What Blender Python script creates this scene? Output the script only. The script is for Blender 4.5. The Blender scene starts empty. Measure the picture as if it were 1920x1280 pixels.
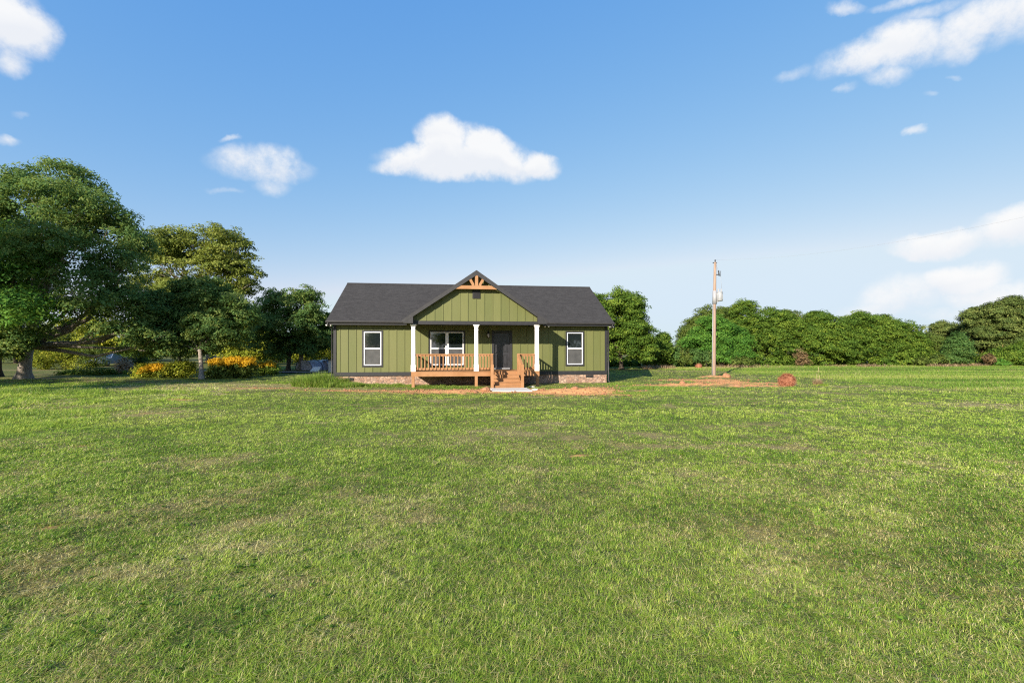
import bpy, math, random
import numpy as np
from mathutils import Vector

S = bpy.context.scene
COL = S.collection
R = math.radians

# ------------------------------------------------------------------ camera, sky, sun, exposure
F_PX, HZ, CAM_H = 853.0, 651.0, 2.044
cam_d = bpy.data.cameras.new('camera')
cam_d.sensor_width = 36.0
cam_d.lens = F_PX / 1920 * 36.0
cam_d.shift_y = (HZ - 640) / 1920
cam_d.clip_start = 0.05
cam_d.clip_end = 6000
cam = bpy.data.objects.new('camera', cam_d)
cam.location = (0, 0, CAM_H)
cam.rotation_euler = (R(90), 0, 0)
COL.objects.link(cam)
S.camera = cam

SUN_EL, SUN_AZ = R(23.0), R(32.0)        # light travels 32 degrees right of straight ahead
sun_dir = Vector((math.sin(SUN_AZ) * math.cos(SUN_EL), math.cos(SUN_AZ) * math.cos(SUN_EL), -math.sin(SUN_EL)))
sd = bpy.data.lights.new('sun', 'SUN')
sd.energy = 4.5
sd.angle = R(0.5)
sd.color = (1.0, 0.90, 0.76)
sun = bpy.data.objects.new('sun', sd)
sun.rotation_euler = sun_dir.to_track_quat('-Z', 'Y').to_euler()
sun.location = (-20, -30, 30)
COL.objects.link(sun)

S.view_settings.view_transform = 'Standard'
S.view_settings.look = 'None'
S.view_settings.exposure = 1.15
S.view_settings.gamma = 1.0
S.view_settings.use_curve_mapping = False
S.cycles.use_denoising = False
S.cycles.filter_width = 1.2
S.cycles.max_bounces = 8
S.cycles.transparent_max_bounces = 8
S.cycles.sample_clamp_indirect = 6.0


def at(px, py, Y):                        # a point of the photograph at a given distance
    return Vector(((px - 960) / F_PX * Y, Y, CAM_H + (HZ - py) / F_PX * Y))


def build_world():
    w = bpy.data.worlds.new('World')
    S.world = w
    w.use_nodes = True
    nt = w.node_tree
    nt.nodes.clear()
    N, L = nt.nodes.new, nt.links.new
    out = N('ShaderNodeOutputWorld')
    sky = N('ShaderNodeTexSky')
    sky.sky_type = 'NISHITA'
    sky.sun_disc = False
    sky.sun_elevation = SUN_EL
    sky.sun_rotation = math.pi + SUN_AZ
    sky.altitude = 300
    sky.air_density = 1.0
    sky.dust_density = 0.6
    sky.ozone_density = 2.2
    bg = N('ShaderNodeBackground')
    bg.inputs['Strength'].default_value = 0.1
    # the camera's grade of the sky: each channel gets its own contrast
    sep = N('ShaderNodeSeparateColor'); com = N('ShaderNodeCombineColor')
    L(sky.outputs[0], sep.inputs[0])
    for k, (pw, mul, top) in enumerate(((1.10, 0.178, 0.69), (0.58, 0.302, 0.82), (0.16, 0.668, 0.945))):
        p = N('ShaderNodeMath'); p.operation = 'POWER'; L(sep.outputs[k], p.inputs[0]); p.inputs[1].default_value = pw
        q = N('ShaderNodeMath'); q.operation = 'MULTIPLY'; L(p.outputs[0], q.inputs[0]); q.inputs[1].default_value = mul
        r = N('ShaderNodeMath'); r.operation = 'MINIMUM'; L(q.outputs[0], r.inputs[0]); r.inputs[1].default_value = top
        x = N('ShaderNodeMath'); x.operation = 'SUBTRACT'; L(sep.outputs[k], x.inputs[0]); x.inputs[1].default_value = 9.0     # the glare round the sun stays
        x2 = N('ShaderNodeMath'); x2.operation = 'MAXIMUM'; L(x.outputs[0], x2.inputs[0]); x2.inputs[1].default_value = 0.0
        x3 = N('ShaderNodeMath'); x3.operation = 'MULTIPLY_ADD'; L(x2.outputs[0], x3.inputs[0]); x3.inputs[1].default_value = 0.12; L(r.outputs[0], x3.inputs[2])
        u = N('ShaderNodeMath'); u.operation = 'MULTIPLY'; L(x3.outputs[0], u.inputs[0]); u.inputs[1].default_value = 10 / 2.22
        L(u.outputs[0], com.inputs[k])
    L(com.outputs[0], bg.inputs['Color'])
    # clouds: soft ellipsoids of directions, roughened by noise
    tc = N('ShaderNodeTexCoord')
    nz = N('ShaderNodeTexNoise')
    nz.inputs['Scale'].default_value = 9.0
    nz.inputs['Detail'].default_value = 8.0
    nz.inputs['Roughness'].default_value = 0.60
    L(tc.outputs['Generated'], nz.inputs['Vector'])
    sub = N('ShaderNodeVectorMath'); sub.operation = 'SUBTRACT'
    L(nz.outputs['Color'], sub.inputs[0]); sub.inputs[1].default_value = (0.5, 0.5, 0.5)
    sc = N('ShaderNodeVectorMath'); sc.operation = 'SCALE'
    L(sub.outputs[0], sc.inputs[0]); sc.inputs['Scale'].default_value = 0.060
    add = N('ShaderNodeVectorMath'); add.operation = 'ADD'
    L(tc.outputs['Generated'], add.inputs[0]); L(sc.outputs[0], add.inputs[1])
    D = add.outputs[0]

    def math_(op, a, b=None, clamp=False):
        m = N('ShaderNodeMath'); m.operation = op; m.use_clamp = clamp
        for i, v in enumerate((a, b)):
            if v is None: continue
            if isinstance(v, (int, float)): m.inputs[i].default_value = v
            else: L(v, m.inputs[i])
        return m.outputs[0]

    def dot(v):
        m = N('ShaderNodeVectorMath'); m.operation = 'DOT_PRODUCT'
        L(D, m.inputs[0]); m.inputs[1].default_value = v
        return m.outputs['Value']
    # cx, cy, rx, ry (photo pixels from which the directions are worked out), tilt, peak
    blobs = [(870, 304, 180, 40, 2, 1.9), (838, 268, 66, 52, 20, 2.0), (925, 288, 100, 46, 24, 1.9), (765, 302, 84, 24, -14, 1.5), (1003, 310, 56, 28, 8, 1.5),
             (492, 310, 112, 42, 6, 1.2), (515, 300, 66, 40, 0, 1.2), (505, 345, 46, 30, 0, 0.8), (418, 260, 26, 9, -10, 0.65),
             (20, 45, 92, 80, 10, 1.7), (-20, 20, 110, 110, 0, 1.7), (14, 115, 44, 34, 0, 0.9), (12, 264, 26, 14, 0, 0.8),
             (1650, 100, 165, 48, -8, 1.4), (1690, 70, 80, 36, 0, 1.2), (1820, 55, 150, 56, -28, 1.3), (1930, 20, 120, 70, -20, 1.3), (1660, 140, 60, 30, 0, 1.0), (1585, 10, 50, 16, 0, 0.8), (1700, 0, 90, 18, -10, 0.8),
             (1712, 252, 28, 15, -5, 0.75), (1580, 168, 30, 11, -20, 0.6), (1500, 128, 70, 16, -22, 0.6), (1740, 28, 120, 20, -18, 0.7), (428, 360, 34, 9, 0, 0.45), (1795, 140, 26, 8, 0, 0.4), (1745, 178, 20, 8, 0, 0.45), (40, 220, 22, 10, -10, 0.35),
             (1760, 455, 145, 30, -8, 1.5), (1900, 428, 120, 46, -14, 1.7), (1700, 550, 120, 46, -14, 1.0), (1810, 525, 105, 40, 0, 1.7), (1880, 560, 150, 38, 0, 1.3), (1660, 580, 120, 26, -12, 0.75), (1790, 590, 140, 20, 0, 0.6)]
    mask = None
    shade = None
    for cx, cy, rx, ry, tilt, pk in blobs:
        d = Vector((cx - 960, F_PX, HZ - cy)); ln = d.length; d = d / ln
        t1 = Vector((1, 0, 0)); t1 = (t1 - d * t1.dot(d)).normalized(); t2 = t1.cross(d) * -1
        if t2.z < 0: t2 = -t2
        a = R(-tilt); u = t1 * math.cos(a) + t2 * math.sin(a); v = t2 * math.cos(a) - t1 * math.sin(a)
        # how much an offset of one photo pixel turns the direction there
        ku = ((Vector((cx - 960 + rx * math.cos(a), F_PX, HZ - cy + rx * math.sin(a)))).normalized() - d).dot(u)
        kv = ((Vector((cx - 960 - ry * math.sin(a), F_PX, HZ - cy + ry * math.cos(a)))).normalized() - d).dot(v)
        A = math_('MULTIPLY', math_('SUBTRACT', dot(u), u.dot(d)), 1 / ku)
        B = math_('MULTIPLY', math_('SUBTRACT', dot(v), v.dot(d)), 1 / kv)
        r2 = math_('ADD', math_('MULTIPLY', A, A), math_('MULTIPLY', B, B))
        front = math_('GREATER_THAN', dot(d), 0.2)
        m = math_('MULTIPLY', math_('MULTIPLY', math_('SUBTRACT', 1.0, r2), pk), front)
        m = math_('MAXIMUM', m, 0.0)
        mask = m if mask is None else math_('MAXIMUM', mask, m)
        sv = math_('MULTIPLY', m, B)
        shade = sv if shade is None else math_('ADD', shade, sv)
    n2 = N('ShaderNodeTexNoise')
    n2.inputs['Scale'].default_value = 17.0; n2.inputs['Detail'].default_value = 10.0; n2.inputs['Roughness'].default_value = 0.68
    L(tc.outputs['Generated'], n2.inputs['Vector'])
    fl = math_('MULTIPLY', math_('SUBTRACT', n2.outputs['Fac'], 0.5), 2.6)
    mm = math_('ADD', mask, math_('MULTIPLY', fl, math_('MULTIPLY', mask, 1.0, True)))
    mr = N('ShaderNodeMapRange'); mr.interpolation_type = 'SMOOTHSTEP'
    mr.inputs['From Min'].default_value = 0.0; mr.inputs['From Max'].default_value = 1.45
    L(mm, mr.inputs['Value'])
    cb = N('ShaderNodeBackground')
    cr = N('ShaderNodeMapRange')
    cr.inputs['From Min'].default_value = -0.55; cr.inputs['From Max'].default_value = 0.45
    L(shade, cr.inputs['Value'])
    mixc = N('ShaderNodeMix'); mixc.data_type = 'RGBA'
    mixc.inputs['A'].default_value = (0.87, 0.89, 0.93, 1); mixc.inputs['B'].default_value = (0.97, 0.97, 0.97, 1)
    L(cr.outputs[0], mixc.inputs['Factor'])
    L(mixc.outputs['Result'], cb.inputs['Color'])
    cb.inputs['Strength'].default_value = 0.455
    ms = N('ShaderNodeMixShader')
    L(math_('MULTIPLY', mr.outputs[0], 0.95), ms.inputs['Fac'])
    L(bg.outputs[0], ms.inputs[1]); L(cb.outputs[0], ms.inputs[2])
    L(ms.outputs[0], out.inputs['Surface'])


build_world()

# ------------------------------------------------------------------ helpers


def tag(o, label=None, cat=None, group=None, kind=None):
    if label: o['label'] = label
    if cat: o['category'] = cat
    if group: o['group'] = group
    if kind: o['kind'] = kind
    return o


def empty(name, loc, rz=0.0, label=None, cat=None, group=None):
    o = bpy.data.objects.new(name, None)
    o.empty_display_size = 0.3
    o.location = loc
    o.rotation_euler = (0, 0, rz)
    COL.objects.link(o)
    return tag(o, label, cat, group)


def link_mesh(name, me, mat, parent=None):
    if mat is not None: me.materials.append(mat)
    o = bpy.data.objects.new(name, me)
    COL.objects.link(o)
    if parent is not None: o.parent = parent
    return o


class MB:
    """collects boxes, prisms and tubes into one mesh"""
    def __init__(s): s.v = []; s.f = []; s.sm = []

    def add(s, vs, fs, smooth=False):
        b = len(s.v); s.v += [tuple(p) for p in vs]
        s.f += [tuple(b + i for i in f) for f in fs]; s.sm += [smooth] * len(fs)
        return s

    def box(s, x0, x1, y0, y1, z0, z1):
        return s.add([(x0, y0, z0), (x1, y0, z0), (x1, y1, z0), (x0, y1, z0), (x0, y0, z1), (x1, y0, z1), (x1, y1, z1), (x0, y1, z1)],
                     [(3, 2, 1, 0), (4, 5, 6, 7), (0, 1, 5, 4), (1, 2, 6, 5), (2, 3, 7, 6), (3, 0, 4, 7)])

    def prism(s, poly, y0, y1):           # polygon in x,z (counter-clockwise seen from -y) pushed along y
        n = len(poly)
        vs = [(x, y0, z) for x, z in poly] + [(x, y1, z) for x, z in poly]
        fs = [tuple(range(n)), tuple(range(2 * n - 1, n - 1, -1))]
        fs += [(i + n, (i + 1) % n + n, (i + 1) % n, i) for i in range(n)]
        return s.add(vs, fs)

    def slab(s, quad, t):                 # a roof plane: corner points, thickness downwards
        n = len(quad)
        vs = list(quad) + [(x, y, z - t) for x, y, z in quad]
        fs = [tuple(range(n)), tuple(range(2 * n - 1, n - 1, -1))]
        fs += [(i + n, (i + 1) % n + n, (i + 1) % n, i) for i in range(n)]
        return s.add(vs, fs)

    def tube(s, path, radii, n=8, cap=True):
        path = [Vector(p) for p in path]; vs = []; fs = []
        up = Vector((0.3, 0.2, 1))
        for i, p in enumerate(path):
            d = (path[min(i + 1, len(path) - 1)] - path[max(i - 1, 0)]).normalized()
            a = d.cross(Vector((1, 0, 0)) if abs(d.x) < 0.8 else Vector((0, 1, 0))).normalized(); b = d.cross(a)
            for k in range(n):
                t = 2 * math.pi * k / n
                vs.append(p + (a * math.cos(t) + b * math.sin(t)) * radii[i])
        for i in range(len(path) - 1):
            for k in range(n):
                k2 = (k + 1) % n
                fs.append((i * n + k, i * n + k2, (i + 1) * n + k2, (i + 1) * n + k))
        if cap:
            fs.append(tuple(range(n - 1, -1, -1))); fs.append(tuple((len(path) - 1) * n + k for k in range(n)))
        return s.add(vs, fs, True)

    def lathe(s, prof, c=(0, 0, 0), n=16):
        vs = []; fs = []
        for r, z in prof:
            for k in range(n):
                t = 2 * math.pi * k / n
                vs.append((c[0] + r * math.cos(t), c[1] + r * math.sin(t), c[2] + z))
        for i in range(len(prof) - 1):
            for k in range(n):
                k2 = (k + 1) % n
                fs.append((i * n + k, i * n + k2, (i + 1) * n + k2, (i + 1) * n + k))
        fs.append(tuple(range(n - 1, -1, -1))); fs.append(tuple((len(prof) - 1) * n + k for k in range(n)))
        return s.add(vs, fs, True)

    def square_lathe(s, prof, cx, cy):    # half width against height
        vs = []; fs = []
        for r, z in prof:
            vs += [(cx - r, cy - r, z), (cx + r, cy - r, z), (cx + r, cy + r, z), (cx - r, cy + r, z)]
        for i in range(len(prof) - 1):
            for k in range(4):
                k2 = (k + 1) % 4
                fs.append((i * 4 + k, i * 4 + k2, (i + 1) * 4 + k2, (i + 1) * 4 + k))
        fs.append((3, 2, 1, 0)); m = (len(prof) - 1) * 4; fs.append((m, m + 1, m + 2, m + 3))
        return s.add(vs, fs)

    def build(s, name, mat, parent=None):
        me = bpy.data.meshes.new(name)
        me.from_pydata(s.v, [], s.f)
        me.polygons.foreach_set('use_smooth', s.sm)
        me.update()
        return link_mesh(name, me, mat, parent)


def np_mesh(name, verts, faces, mat, attrs=None, parent=None, smooth=False):
    """fast mesh from arrays; faces (m,k) all of one size; attrs: {name: (per-vertex floats)}"""
    me = bpy.data.meshes.new(name)
    nv, (nf, k) = len(verts), faces.shape
    me.vertices.add(nv); me.vertices.foreach_set('co', np.ascontiguousarray(verts, dtype=np.float32).ravel())
    me.loops.add(nf * k); me.loops.foreach_set('vertex_index', np.ascontiguousarray(faces, dtype=np.int32).ravel())
    me.polygons.add(nf)
    me.polygons.foreach_set('loop_start', np.arange(0, nf * k, k, dtype=np.int32))
    me.polygons.foreach_set('loop_total', np.full(nf, k, dtype=np.int32))
    if smooth: me.polygons.foreach_set('use_smooth', np.ones(nf, dtype=bool))
    for an, av in (attrs or {}).items():
        a = me.attributes.new(an, 'FLOAT', 'POINT')
        a.data.foreach_set('value', np.ascontiguousarray(av, dtype=np.float32))
    me.update(calc_edges=True)
    return link_mesh(name, me, mat, parent)


def vnoise(x, y, seed=0):
    xi = np.floor(x).astype(np.int64); yi = np.floor(y).astype(np.int64)
    xf = x - xi; yf = y - yi
    u = xf * xf * (3 - 2 * xf); v = yf * yf * (3 - 2 * yf)

    def h(a, b):
        n = (a * 374761393 + b * 668265263 + seed * 974711) & 0x7fffffff
        n = ((n ^ (n >> 13)) * 1274126177) & 0x7fffffff
        return ((n ^ (n >> 16)) & 0xffff) / 65535.0
    return (h(xi, yi) * (1 - u) + h(xi + 1, yi) * u) * (1 - v) + (h(xi, yi + 1) * (1 - u) + h(xi + 1, yi + 1) * u) * v


def fbm(x, y, seed=0, oct=4):
    t = 0; a = 0.5; s = 0
    for i in range(oct):
        t = t + a * vnoise(x * 2 ** i, y * 2 ** i, seed + i * 17); s += a; a *= 0.5
    return t / s


def sstep(a, b, x):
    t = np.clip((x - a) / (b - a), 0, 1)
    return t * t * (3 - 2 * t)


# ------------------------------------------------------------------ materials
class NT:
    def __init__(s, name):
        s.m = bpy.data.materials.new(name); s.m.use_nodes = True
        s.t = s.m.node_tree; s.N = s.t.nodes.new; s.L = s.t.links.new
        s.bsdf = s.t.nodes['Principled BSDF']; s.out = s.t.nodes['Material Output']

    def tex(s, kind, scale, src='Object', stretch=None, **kw):
        n = s.N('ShaderNodeTex' + kind)
        for k, v in kw.items():
            if k in n.inputs: n.inputs[k].default_value = v
            else: setattr(n, k, v)
        if 'Scale' in n.inputs: n.inputs['Scale'].default_value = scale
        c = s.N('ShaderNodeTexCoord'); o = c.outputs[src]
        if stretch:
            mp = s.N('ShaderNodeMapping'); mp.inputs['Scale'].default_value = stretch
            s.L(o, mp.inputs['Vector']); o = mp.outputs[0]
        s.L(o, n.inputs['Vector'])
        return n

    def ramp(s, fac, stops):
        r = s.N('ShaderNodeValToRGB'); e = r.color_ramp.elements
        while len(e) < len(stops): e.new(0.5)
        for el, (p, c) in zip(e, stops): el.position = p; el.color = (*c, 1)
        s.L(fac, r.inputs['Fac']); return r.outputs['Color']

    def mix(s, fac, a, b, mode='MIX'):
        m = s.N('ShaderNodeMix'); m.data_type = 'RGBA'; m.blend_type = mode
        for sock, v in ((m.inputs['Factor'], fac), (m.inputs['A'], a), (m.inputs['B'], b)):
            if isinstance(v, (int, float)): sock.default_value = v
            elif isinstance(v, tuple): sock.default_value = (*v, 1)
            else: s.L(v, sock)
        return m.outputs['Result']

    def attr(s, name):
        a = s.N('ShaderNodeAttribute'); a.attribute_name = name; return a.outputs['Fac']

    def bump(s, h, strength=0.3, dist=0.02):
        b = s.N('ShaderNodeBump'); b.inputs['Strength'].default_value = strength; b.inputs['Distance'].default_value = dist
        s.L(h, b.inputs['Height']); s.L(b.outputs[0], s.bsdf.inputs['Normal'])

    def base(s, c, rough=0.6, spec=0.4, metal=0.0):
        if isinstance(c, tuple): s.bsdf.inputs['Base Color'].default_value = (*c, 1)
        else: s.L(c, s.bsdf.inputs['Base Color'])
        s.bsdf.inputs['Roughness'].default_value = rough
        s.bsdf.inputs['Specular IOR Level'].default_value = spec
        s.bsdf.inputs['Metallic'].default_value = metal
        return s


def painted(name, c, var=0.12, rough=0.5, stretch=(1, 1, 1), scale=6.0, spec=0.4):
    t = NT(name)
    n = t.tex('Noise', scale, stretch=stretch, Detail=6.0, Roughness=0.65)
    d = tuple(v * (1 - var) for v in c); b = tuple(min(1, v * (1 + var)) for v in c)
    t.base(t.ramp(n.outputs['Fac'], [(0.3, d), (0.7, b)]), rough, spec)
    t.bump(n.outputs['Fac'], 0.15, 0.01)
    return t.m


def leaf_mat(name, c1, c2, c3, trans=0.35, hue=None):
    """c1 darkest leaves, c2 common leaves, c3 palest leaves; one draw per leaf and one per clump"""
    t = NT(name)
    a = t.attr('leaf'); b = t.attr('clump')
    ad = t.N('ShaderNodeMath'); ad.operation = 'MULTIPLY_ADD'
    t.L(b, ad.inputs[0]); ad.inputs[1].default_value = 0.55
    m2 = t.N('ShaderNodeMath'); m2.operation = 'MULTIPLY'; t.L(a, m2.inputs[0]); m2.inputs[1].default_value = 0.45
    t.L(m2.outputs[0], ad.inputs[2])
    c = t.ramp(ad.outputs[0], [(0.1, c1), (0.5, c2), (0.9, c3)])
    t.base(c, 0.6, 0.12)
    tr = t.N('ShaderNodeBsdfTranslucent')
    t.L(t.mix(0.35, c, (0.28, 0.32, 0.03)), tr.inputs['Color'])
    ms = t.N('ShaderNodeMixShader'); ms.inputs['Fac'].default_value = trans
    t.L(t.bsdf.outputs[0], ms.inputs[1]); t.L(tr.outputs[0], ms.inputs[2]); t.L(ms.outputs[0], t.out.inputs['Surface'])
    return t.m


M = {}
t = NT('green_siding')
n = t.tex('Noise', 3.0, stretch=(5, 5, 0.5), Detail=5.0, Roughness=0.65)
n2 = t.tex('Noise', 1.2, Detail=3.0)
c = t.ramp(n.outputs['Fac'], [(0.3, (0.094, 0.109, 0.032)), (0.7, (0.126, 0.140, 0.045))])
c = t.mix(t.ramp(n2.outputs['Fac'], [(0.35, (0, 0, 0)), (0.7, (0.5, 0.5, 0.5))]), c, (0.135, 0.135, 0.056))
tc_ = t.N('ShaderNodeTexCoord'); sx = t.N('ShaderNodeSeparateXYZ'); t.L(tc_.outputs['Object'], sx.inputs[0])
m_ = t.N('ShaderNodeMath'); m_.operation = 'MULTIPLY_ADD'; t.L(sx.outputs['X'], m_.inputs[0]); m_.inputs[1].default_value = 1 / 0.425; m_.inputs[2].default_value = 17.14
fl_ = t.N('ShaderNodeMath'); fl_.operation = 'FLOOR'; t.L(m_.outputs[0], fl_.inputs[0])
wn_ = t.N('ShaderNodeTexWhiteNoise'); wn_.noise_dimensions = '1D'; t.L(fl_.outputs[0], wn_.inputs['W'])
c = t.mix(0.5, c, t.mix(wn_.outputs['Value'], (0.094, 0.105, 0.032), (0.148, 0.150, 0.052)))
t.base(c, 0.55, 0.35); t.bump(n.outputs['Fac'], 0.25, 0.01); M['siding'] = t.m
M['black'] = painted('black_trim_paint', (0.022, 0.022, 0.025), 0.2, 0.5)
M['charcoal'] = painted('charcoal_metal', (0.036, 0.035, 0.037), 0.2, 0.45)
M['door'] = painted('black_door_paint', (0.030, 0.030, 0.034), 0.25, 0.33, spec=0.6)
M['white'] = painted('white_paint', (0.80, 0.79, 0.77), 0.03, 0.45)
M['vinyl'] = painted('white_vinyl', (0.80, 0.80, 0.80), 0.03, 0.35)
t = NT('cedar_stained_timber')
n = t.tex('Noise', 2.5, stretch=(1, 14, 14), Detail=6.0, Roughness=0.6)
n2 = t.tex('Noise', 1.7, Detail=2.0)
c = t.ramp(n.outputs['Fac'], [(0.3, (0.25, 0.118, 0.048)), (0.7, (0.345, 0.178, 0.078))])
c = t.mix(t.ramp(n2.outputs['Fac'], [(0.4, (0, 0, 0)), (0.65, (0.6, 0.6, 0.6))]), c, (0.40, 0.215, 0.108))
t.base(c, 0.65, 0.25); t.bump(n.outputs['Fac'], 0.3, 0.006); M['cedar'] = t.m
t = NT('dark_asphalt_shingle')
n = t.tex('Noise', 4.0, stretch=(1, 2.2, 1), Detail=5.0, Roughness=0.75)
n2 = t.tex('Noise', 60.0, Detail=2.0)
br = t.tex('Brick', 1.0, stretch=(1, 1.14, 1), offset=0.37, squash=1.0)
br.inputs['Brick Width'].default_value = 0.28; br.inputs['Row Height'].default_value = 0.145
br.inputs['Mortar Size'].default_value = 0.006; br.inputs['Bias'].default_value = 0.0
br.inputs['Color1'].default_value = (0.014, 0.013, 0.013, 1); br.inputs['Color2'].default_value = (0.048, 0.046, 0.045, 1); br.inputs['Mortar'].default_value = (0.02, 0.02, 0.02, 1)
c = t.mix(0.6, br.outputs['Color'], t.ramp(n.outputs['Fac'], [(0.3, (0.007, 0.0065, 0.0065)), (0.7, (0.047, 0.045, 0.044))]))
c = t.mix(0.3, c, t.ramp(n2.outputs['Fac'], [(0.4, (0.02, 0.02, 0.02)), (0.62, (0.12, 0.11, 0.105))]))
t.base(c, 0.9, 0.2); t.bump(n.outputs['Fac'], 0.5, 0.02); M['shingle'] = t.m
t = NT('rough_fieldstone')
vo = t.tex('Voronoi', 5.2, stretch=(1, 1, 1.6), Randomness=1.0)
ve = t.tex('Voronoi', 5.2, stretch=(1, 1, 1.6), feature='DISTANCE_TO_EDGE', Randomness=1.0)
n = t.tex('Noise', 14.0, Detail=5.0)
sp = t.N('ShaderNodeSeparateColor'); t.L(vo.outputs['Color'], sp.inputs[0])
c = t.ramp(sp.outputs[0], [(0.0, (0.18, 0.095, 0.062)), (0.35, (0.34, 0.195, 0.13)), (0.7, (0.50, 0.34, 0.25)), (1.0, (0.22, 0.155, 0.12))])
c = t.mix(0.35, c, t.ramp(n.outputs['Fac'], [(0.3, (0.16, 0.10, 0.07)), (0.7, (0.48, 0.34, 0.25))]))
c = t.mix(t.ramp(ve.outputs['Distance'], [(0.02, (1, 1, 1)), (0.09, (0, 0, 0))]), c, (0.15, 0.11, 0.09))
t.base(c, 0.85, 0.2); t.bump(ve.outputs['Distance'], 0.8, 0.04); M['stone'] = t.m
t = NT('window_glass'); t.base((0.012, 0.016, 0.018), 0.03, 0.9); t.bsdf.inputs['IOR'].default_value = 1.9; M['glass'] = t.m
t = NT('window_screen'); t.base(t.ramp(t.tex('Noise', 3.0).outputs['Fac'], [(0.3, (0.045, 0.046, 0.047)), (0.7, (0.075, 0.075, 0.075))]), 0.5, 0.4); M['screen'] = t.m
M['metal'] = painted('grey_metal', (0.30, 0.30, 0.31), 0.1, 0.4, spec=0.5)
M['tank'] = painted('pale_grey_tank_paint', (0.30, 0.31, 0.32), 0.06, 0.4)
M['lampglass'] = painted('frosted_lamp_glass', (0.62, 0.60, 0.55), 0.05, 0.3)
M['concrete'] = painted('pale_concrete', (0.52, 0.49, 0.45), 0.12, 0.85, scale=9.0, spec=0.2)
t = NT('weathered_pole_wood')
n = t.tex('Noise', 3.0, stretch=(14, 14, 0.5), Detail=6.0)
t.base(t.ramp(n.outputs['Fac'], [(0.3, (0.20, 0.135, 0.10)), (0.7, (0.36, 0.26, 0.195))]), 0.85, 0.15); t.bump(n.outputs['Fac'], 0.4, 0.01); M['pole'] = t.m
t = NT('grey_bark')
n = t.tex('Noise', 5.0, stretch=(3, 3, 0.7), Detail=7.0, Roughness=0.7)
t.base(t.ramp(n.outputs['Fac'], [(0.3, (0.13, 0.105, 0.085)), (0.7, (0.40, 0.35, 0.29))]), 0.95, 0.1); t.bump(n.outputs['Fac'], 0.9, 0.06); M['bark'] = t.m
t = NT('dark_bark')
n = t.tex('Noise', 5.0, stretch=(3, 3, 0.7), Detail=7.0, Roughness=0.7)
t.base(t.ramp(n.outputs['Fac'], [(0.3, (0.03, 0.023, 0.018)), (0.7, (0.10, 0.08, 0.06))]), 0.95, 0.1); t.bump(n.outputs['Fac'], 0.9, 0.06); M['darkbark'] = t.m
t = NT('pine_bark')
n = t.tex('Noise', 6.0, stretch=(3, 3, 0.8), Detail=6.0)
t.base(t.ramp(n.outputs['Fac'], [(0.3, (0.12, 0.06, 0.035)), (0.7, (0.30, 0.17, 0.10))]), 0.95, 0.1); M['pinebark'] = t.m
t = NT('red_clay')
n = t.tex('Noise', 5.0, Detail=8.0, Roughness=0.7)
t.base(t.ramp(n.outputs['Fac'], [(0.3, (0.22, 0.10, 0.055)), (0.7, (0.46, 0.24, 0.13))]), 0.95, 0.1); t.bump(n.outputs['Fac'], 0.9, 0.06); M['clay'] = t.m
M['plastic'] = painted('grey_tunnel_film', (0.34, 0.34, 0.42), 0.2, 0.35, scale=4)
M['plasticdark'] = painted('dark_tunnel_film', (0.10, 0.10, 0.15), 0.2, 0.4, scale=4)
M['shedwall'] = painted('whitewashed_boards', (0.55, 0.52, 0.48), 0.2, 0.8, stretch=(8, 8, 1))
M['bluepaint'] = painted('dark_blue_sheet_metal', (0.020, 0.045, 0.085), 0.15, 0.5)
M['carpaint'] = painted('silver_blue_car_paint', (0.16, 0.20, 0.27), 0.05, 0.25, spec=0.6)
M['rubber'] = painted('black_rubber', (0.02, 0.02, 0.02), 0.1, 0.8)
M['wire'] = painted('grey_wire', (0.30, 0.31, 0.33), 0.1, 0.5)

M['leaf_deep'] = leaf_mat('deep_green_leaves', (0.062, 0.130, 0.038), (0.125, 0.225, 0.062), (0.265, 0.310, 0.080), 0.45)
M['leaf_olive'] = leaf_mat('olive_green_leaves', (0.050, 0.085, 0.018), (0.105, 0.155, 0.030), (0.185, 0.220, 0.045))
M['leaf_sunny'] = leaf_mat('sunny_green_leaves', (0.095, 0.135, 0.026), (0.185, 0.225, 0.042), (0.300, 0.320, 0.070))
M['leaf_mid'] = leaf_mat('mid_green_leaves', (0.036, 0.082, 0.013), (0.100, 0.178, 0.024), (0.225, 0.300, 0.040))
M['leaf_bright'] = leaf_mat('bright_green_leaves', (0.040, 0.110, 0.018), (0.085, 0.215, 0.030), (0.170, 0.310, 0.045))
M['leaf_lime'] = leaf_mat('yellow_green_leaves', (0.136, 0.168, 0.019), (0.255, 0.288, 0.026), (0.408, 0.384, 0.042))
M['leaf_pine'] = leaf_mat('pine_needles', (0.050, 0.085, 0.022), (0.105, 0.145, 0.036), (0.185, 0.210, 0.055), 0.15)
M['leaf_teal'] = leaf_mat('blue_green_leaves', (0.040, 0.095, 0.025), (0.080, 0.160, 0.038), (0.140, 0.215, 0.055))
M['leaf_dead'] = leaf_mat('dead_brown_leaves', (0.080, 0.050, 0.025), (0.170, 0.110, 0.055), (0.260, 0.190, 0.095), 0.2)
M['leaf_tan'] = leaf_mat('bleached_tan_leaves', (0.325, 0.234, 0.156), (0.494, 0.377, 0.260), (0.624, 0.494, 0.351), 0.2)
M['flower'] = leaf_mat('orange_yellow_blossom', (0.560, 0.290, 0.014), (0.740, 0.430, 0.025), (0.780, 0.600, 0.060), 0.45)

# ------------------------------------------------------------------ the ground
TH, OX, OY = 0.124, -2.039, 25.343                       # the house's turn and the middle of its front wall
CT, ST = math.cos(TH), math.sin(TH)


def to_house(x, y):
    dx, dy = x - OX, y - OY
    return dx * CT + dy * ST, -dx * ST + dy * CT


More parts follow.
